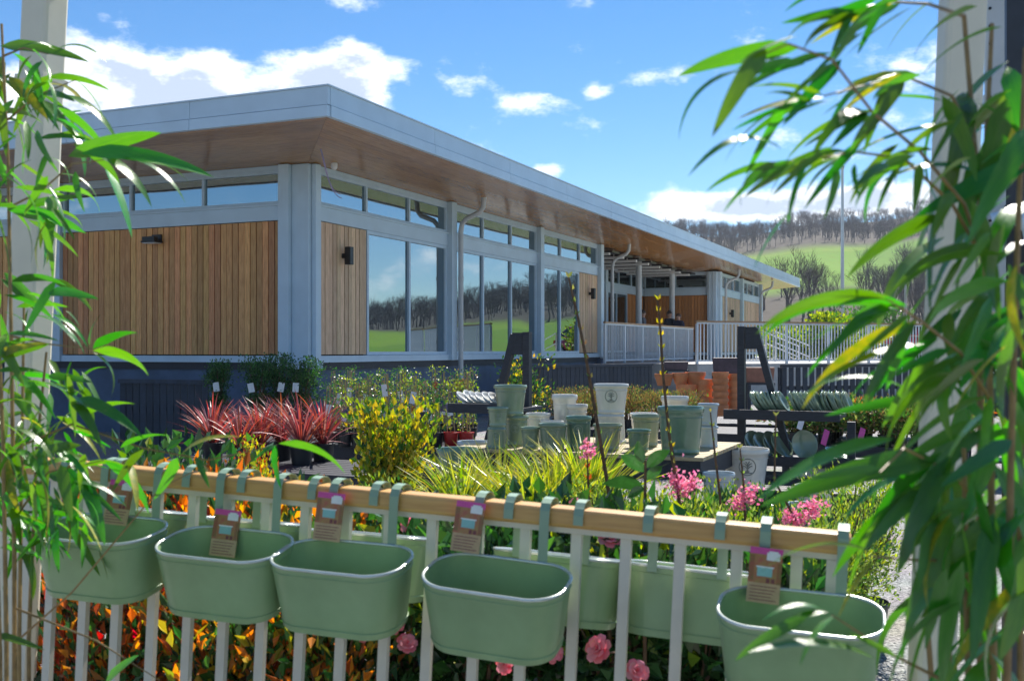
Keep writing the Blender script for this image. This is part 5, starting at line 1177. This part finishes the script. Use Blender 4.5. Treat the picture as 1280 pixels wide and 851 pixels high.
# ---- left clump
p = at(5, 700, 2.45); LB = thing('bamboo', 'bamboo clump with fresh green leaves at the left edge', 'bamboo', (p.x, p.y, 0)); O = Vector((p.x, p.y, 0))
mb = MB()
for c in ([(2, 30, 2.5), (10, 200, 2.5), (14, 420, 2.48), (18, 700, 2.46)], [(-12, 60, 2.4), (-6, 300, 2.4), (4, 560, 2.42), (8, 800, 2.42)], [(30, 380, 2.6), (28, 520, 2.58), (24, 800, 2.55)], [(58, 440, 2.65), (46, 560, 2.62), (36, 800, 2.58)], [(-18, 300, 2.3), (-8, 560, 2.32), (0, 820, 2.35)]):
    mb = MB(); twig(mb, c+[(c[-1][0], 437+E/c[-1][2]*FPX, c[-1][2])], O, .003, .006, 7); mb.build('cane', m_cane, LB)
for tw in ([(10, 260, 2.5), (50, 240, 2.45), (90, 205, 2.4), (130, 200, 2.36)], [(10, 150, 2.5), (45, 120, 2.46), (95, 100, 2.4)], [(14, 420, 2.48), (60, 430, 2.42), (116, 436, 2.36)], [(20, 560, 2.46), (90, 530, 2.4), (180, 560, 2.36), (260, 575, 2.34), (346, 556, 2.32)], [(24, 640, 2.5), (60, 590, 2.45), (130, 575, 2.4)], [(22, 800, 2.5), (90, 740, 2.45), (200, 610, 2.4), (260, 580, 2.36)], [(5, 70, 2.5), (30, 60, 2.46), (60, 68, 2.42)], [(20, 760, 2.45), (120, 800, 2.42), (200, 850, 2.4)]): mb = MB(); twig(mb, tw, O, .003, .0011); mb.build('twig', m_cane, LB)
LL = [((0, 58), (112, 78), 1), ((40, 62), (62, 102), 1), ((85, 196), (202, 166), 1), ((100, 192), (268, 222), 1), ((130, 205), (165, 298), 0), ((94, 214), (106, 266), 1), ((150, 196), (232, 254), 2), ((172, 204), (236, 228), 2), ((20, 150), (31, 212), 0), ((0, 216), (44, 262), 1), ((8, 262), (108, 292), 1), ((82, 118), (148, 182), 2), ((60, 100), (66, 162), 1), ((95, 100), (130, 150), 1), ((72, 135), (134, 190), 1), ((50, 120), (95, 128), 1), ((30, 110), (75, 165), 1), ((10, 95), (60, 150), 1), ((92, 180), (150, 230), 2), ((115, 190), (190, 260), 2), ((125, 200), (200, 196), 1), ((40, 200), (0, 235), 1), ((60, 220), (30, 270), 1), ((30, 275), (38, 330), 1),
  ((14, 352), (84, 358), 2), ((20, 384), (86, 384), 2), ((32, 366), (82, 402), 2), ((45, 424), (-8, 446), 1), ((62, 430), (-4, 456), 1), ((116, 436), (173, 416), 1), ((112, 432), (127, 392), 1), ((116, 438), (186, 470), 2), ((116, 440), (138, 498), 3), ((82, 388), (100, 412), 1), ((60, 470), (116, 478), 1), ((-4, 464), (56, 466), 1), ((90, 500), (180, 548), 2), ((84, 492), (90, 450), 1), ((60, 366), (124, 374), 1), ((60, 480), (112, 500), 1), ((100, 520), (170, 505), 1), ((70, 520), (130, 560), 1),
  ((346, 556), (316, 578), 2), ((348, 554), (432, 592), 2), ((344, 557), (352, 612), 3), ((225, 570), (300, 546), 1), ((222, 572), (192, 625), 1), ((246, 572), (262, 610), 1), ((76, 580), (90, 652), 0), ((52, 556), (58, 604), 1), ((0, 560), (24, 640), 1), ((-4, 600), (26, 682), 1), ((130, 576), (186, 642), 2), ((100, 590), (131, 682), 2), ((86, 590), (96, 682), 0), ((160, 575), (172, 640), 1), ((0, 684), (54, 700), 1), ((-6, 792), (56, 812), 0), ((132, 852), (174, 818), 0), ((180, 560), (140, 615), 1), ((150, 560), (215, 545), 1), ((30, 640), (38, 760), 0), ((40, 600), (52, 690), 1), ((20, 560), (60, 520), 1)]
for b, tp, ar in LL:
    Yb = 2.42-.0006*b[0]; Yb += rb.uniform(-.08, .08); bleaf(LB, O, b, tp, Yb, Yb+rb.uniform(-.08, .06), ar, wsc=rb.uniform(1.2, 1.8))
for k in range(235):
    by = rb.choice((rb.uniform(60, 290), rb.uniform(340, 680), rb.uniform(460, 660))); bx = rb.uniform(-25, 70 if by < 460 else 110)
    a = rb.gauss(math.pi*.38, .75); l = rb.uniform(40, 85); bleaf(LB, O, (bx, by), (bx+l*math.cos(a), by+l*math.sin(a)), Y0_ := rb.uniform(2.3, 2.75), Y0_+rb.uniform(-.08, .06))

# ------------------------------------------------------------------ people on the terrace
def person(label, loc, face, h, top, legs, hair, lift=0.0):
    t = thing('person', label, 'person', loc, face)
    k = h/1.75
    J = {'pel': (0, 0, .95), 'wst': (0, .01, 1.10), 'chs': (0, .0, 1.32), 'nck': (0, .01, 1.50), 'hd0': (0, 0, 1.57), 'hd1': (0, -.01, 1.66), 'hd2': (0, .0, 1.74)}
    for s, n in ((-1, 'l'), (1, 'r')):
        J.update({'sh'+n: (s*.17, 0, 1.43), 'el'+n: (s*.23, .03-lift*.05, 1.14), 'wr'+n: (s*.20, -.08-lift*.22, .92+lift*.20), 'ha'+n: (s*.19, -.11-lift*.27, .84+lift*.24), 'hi'+n: (s*.09, 0, .90), 'kn'+n: (s*.10, -.02, .50), 'an'+n: (s*.10, .02, .09), 'to'+n: (s*.115, -.15, .035)})
    rad = {'pel': .145, 'wst': .13, 'chs': .155, 'nck': .058, 'hd0': .072, 'hd1': .098, 'hd2': .06, 'sh': .075, 'el': .046, 'wr': .033, 'ha': .036, 'hi': .095, 'kn': .062, 'an': .045, 'to': .04}
    ed = [('pel', 'wst'), ('wst', 'chs'), ('chs', 'nck'), ('nck', 'hd0'), ('hd0', 'hd1'), ('hd1', 'hd2')]
    for n in 'lr': ed += [('chs', 'sh'+n), ('sh'+n, 'el'+n), ('el'+n, 'wr'+n), ('wr'+n, 'ha'+n), ('pel', 'hi'+n), ('hi'+n, 'kn'+n), ('kn'+n, 'an'+n), ('an'+n, 'to'+n)]
    keys = list(J); me = bpy.data.meshes.new('body'); me.from_pydata([tuple(c*k for c in J[q]) for q in keys], [(keys.index(a), keys.index(b)) for a, b in ed], [])
    o = link('body', me, t); o.modifiers.new('skin', 'SKIN'); 
    for i, q in enumerate(keys):
        r_ = rad.get(q, rad.get(q[:-1], .05))*k; me.skin_vertices[0].data[i].radius = (r_, r_*(.8 if q in ('chs', 'wst', 'pel') else 1)); me.skin_vertices[0].data[i].use_root = q == 'pel'
    sb = o.modifiers.new('sub', 'SUBSURF'); sb.levels = sb.render_levels = 2
    # cloth, skin and shoes told apart by height and reach on the one body
    m = bpy.data.materials.new('person'); m.use_nodes = True; nt = m.node_tree; L = nt.links.new; pb = nt.nodes['Principled BSDF']; pb.inputs['Roughness'].default_value = .8
    tc = N(nt, 'ShaderNodeTexCoord'); sp = N(nt, 'ShaderNodeSeparateXYZ'); L(tc.outputs['Object'], sp.inputs[0]); rp = N(nt, 'ShaderNodeValToRGB'); rp.color_ramp.interpolation = 'CONSTANT'
    dv = N(nt, 'ShaderNodeMath', operation='DIVIDE'); dv.inputs[1].default_value = 1.8*k; L(sp.outputs[2], dv.inputs[0]); L(dv.outputs[0], rp.inputs[0])
    cr_ = rp.color_ramp; cr_.elements[0].color = (.03, .03, .03, 1); cr_.elements[1].position = .07; cr_.elements[1].color = tuple(legs)+(1,)
    e1 = cr_.elements.new(.53); e1.color = tuple(top)+(1,); e2 = cr_.elements.new(.835); e2.color = (.55, .33, .24, 1); L(rp.outputs[0], pb.inputs['Base Color']); me.materials.append(m)
    # hair, eyes, nose, mouth, ears, hands
    hp = MB(); Mh = Matrix.Translation((0, .018*k, 1.665*k)) @ Matrix.Diagonal((.098*k, .108*k, .12*k, 1)); prof = [(math.sin(a), math.cos(a)) for a in [i*math.pi*.62/8 for i in range(9)]]; hp.lathe(prof, 16, M=Mh @ Matrix.Rotation(R(22), 4, 'X').inverted()); ho = hp.build('hair', mat('hair', hair, .6, .2, 60), t, True)
    sk = mat('skin', (.55, .33, .24), .6, .05); fc = MB(); fc.lathe([(0, .02), (.010, .01), (.014, -.012), (0, -.016)], 8, M=Matrix.Translation((0, -.10*k, 1.635*k)))
    for s in (-1, 1): fc.lathe([(0, .03), (.012, .02), (.014, -.01), (0, -.025)], 8, M=Matrix.Translation((s*.094*k, .01, 1.64*k)))
    fc.build('nose_and_ears', sk, t, True); ey = MB()
    for s in (-1, 1): ey.lathe([(0, .008), (.009, 0), (0, -.008)], 8, M=Matrix.Translation((s*.034*k, -.088*k, 1.665*k)))
    ey.box(-.022, .022, -.094*k, -.086*k, 1.597*k, 1.603*k); ey.build('eyes_and_mouth', m_black, t)
    fg = MB()
    for s, n in ((-1, 'l'), (1, 'r')):
        hx, hy, hz = [c*k for c in J['ha'+n]]
        for q in range(4): fg.tube([(hx+(q-1.5)*.017, hy-.005, hz), (hx+(q-1.5)*.019, hy-.02, hz-.045-.006*(q in (1, 2))), (hx+(q-1.5)*.018, hy-.012, hz-.078-.010*(q in (1, 2)))], [.010, .009, .006], 6)
        fg.tube([(hx-s*.028, hy-.01, hz+.015), (hx-s*.045, hy-.03, hz-.015), (hx-s*.043, hy-.035, hz-.04)], [.011, .010, .007], 6)
    fg.build('fingers', sk, t, True)
p = at(837, 440, 38.2); person('dark haired person in a dark jacket at the porch behind the railing, left of two', (p.x, p.y, ZT), .4, 1.76, (.02, .022, .03), (.03, .035, .05), (.03, .02, .015), .6)
p = at(848, 440, 38.0); person('person in a dark blue jacket at the porch, right of two, beside the column', (p.x, p.y, ZT), -.6, 1.66, (.02, .03, .07), (.03, .03, .04), (.10, .05, .025))
p = at(804, 440, 36.2); person('person in a grey top standing by the left porch column', (p.x, p.y, ZT), 1.2, 1.72, (.10, .11, .13), (.03, .035, .05), (.05, .03, .02))

# ------------------------------------------------------------------ the spring air over the valley
hz = MB().box(-660, 660, -660, 660, -1.5, 96).build('haze', None or bpy.data.materials.new('haze'))
hm_ = hz.data.materials[0]; hm_.use_nodes = True; nt = hm_.node_tree; nt.nodes.clear()
pv = N(nt, 'ShaderNodeVolumePrincipled'); pv.inputs['Color'].default_value = (.80, .88, 1, 1); pv.inputs['Density'].default_value = .00022; pv.inputs['Anisotropy'].default_value = .2
ou = N(nt, 'ShaderNodeOutputMaterial'); nt.links.new(pv.outputs[0], ou.inputs['Volume'])
tag(hz, 'thin pale haze in the air over the valley', 'haze', kind='stuff')
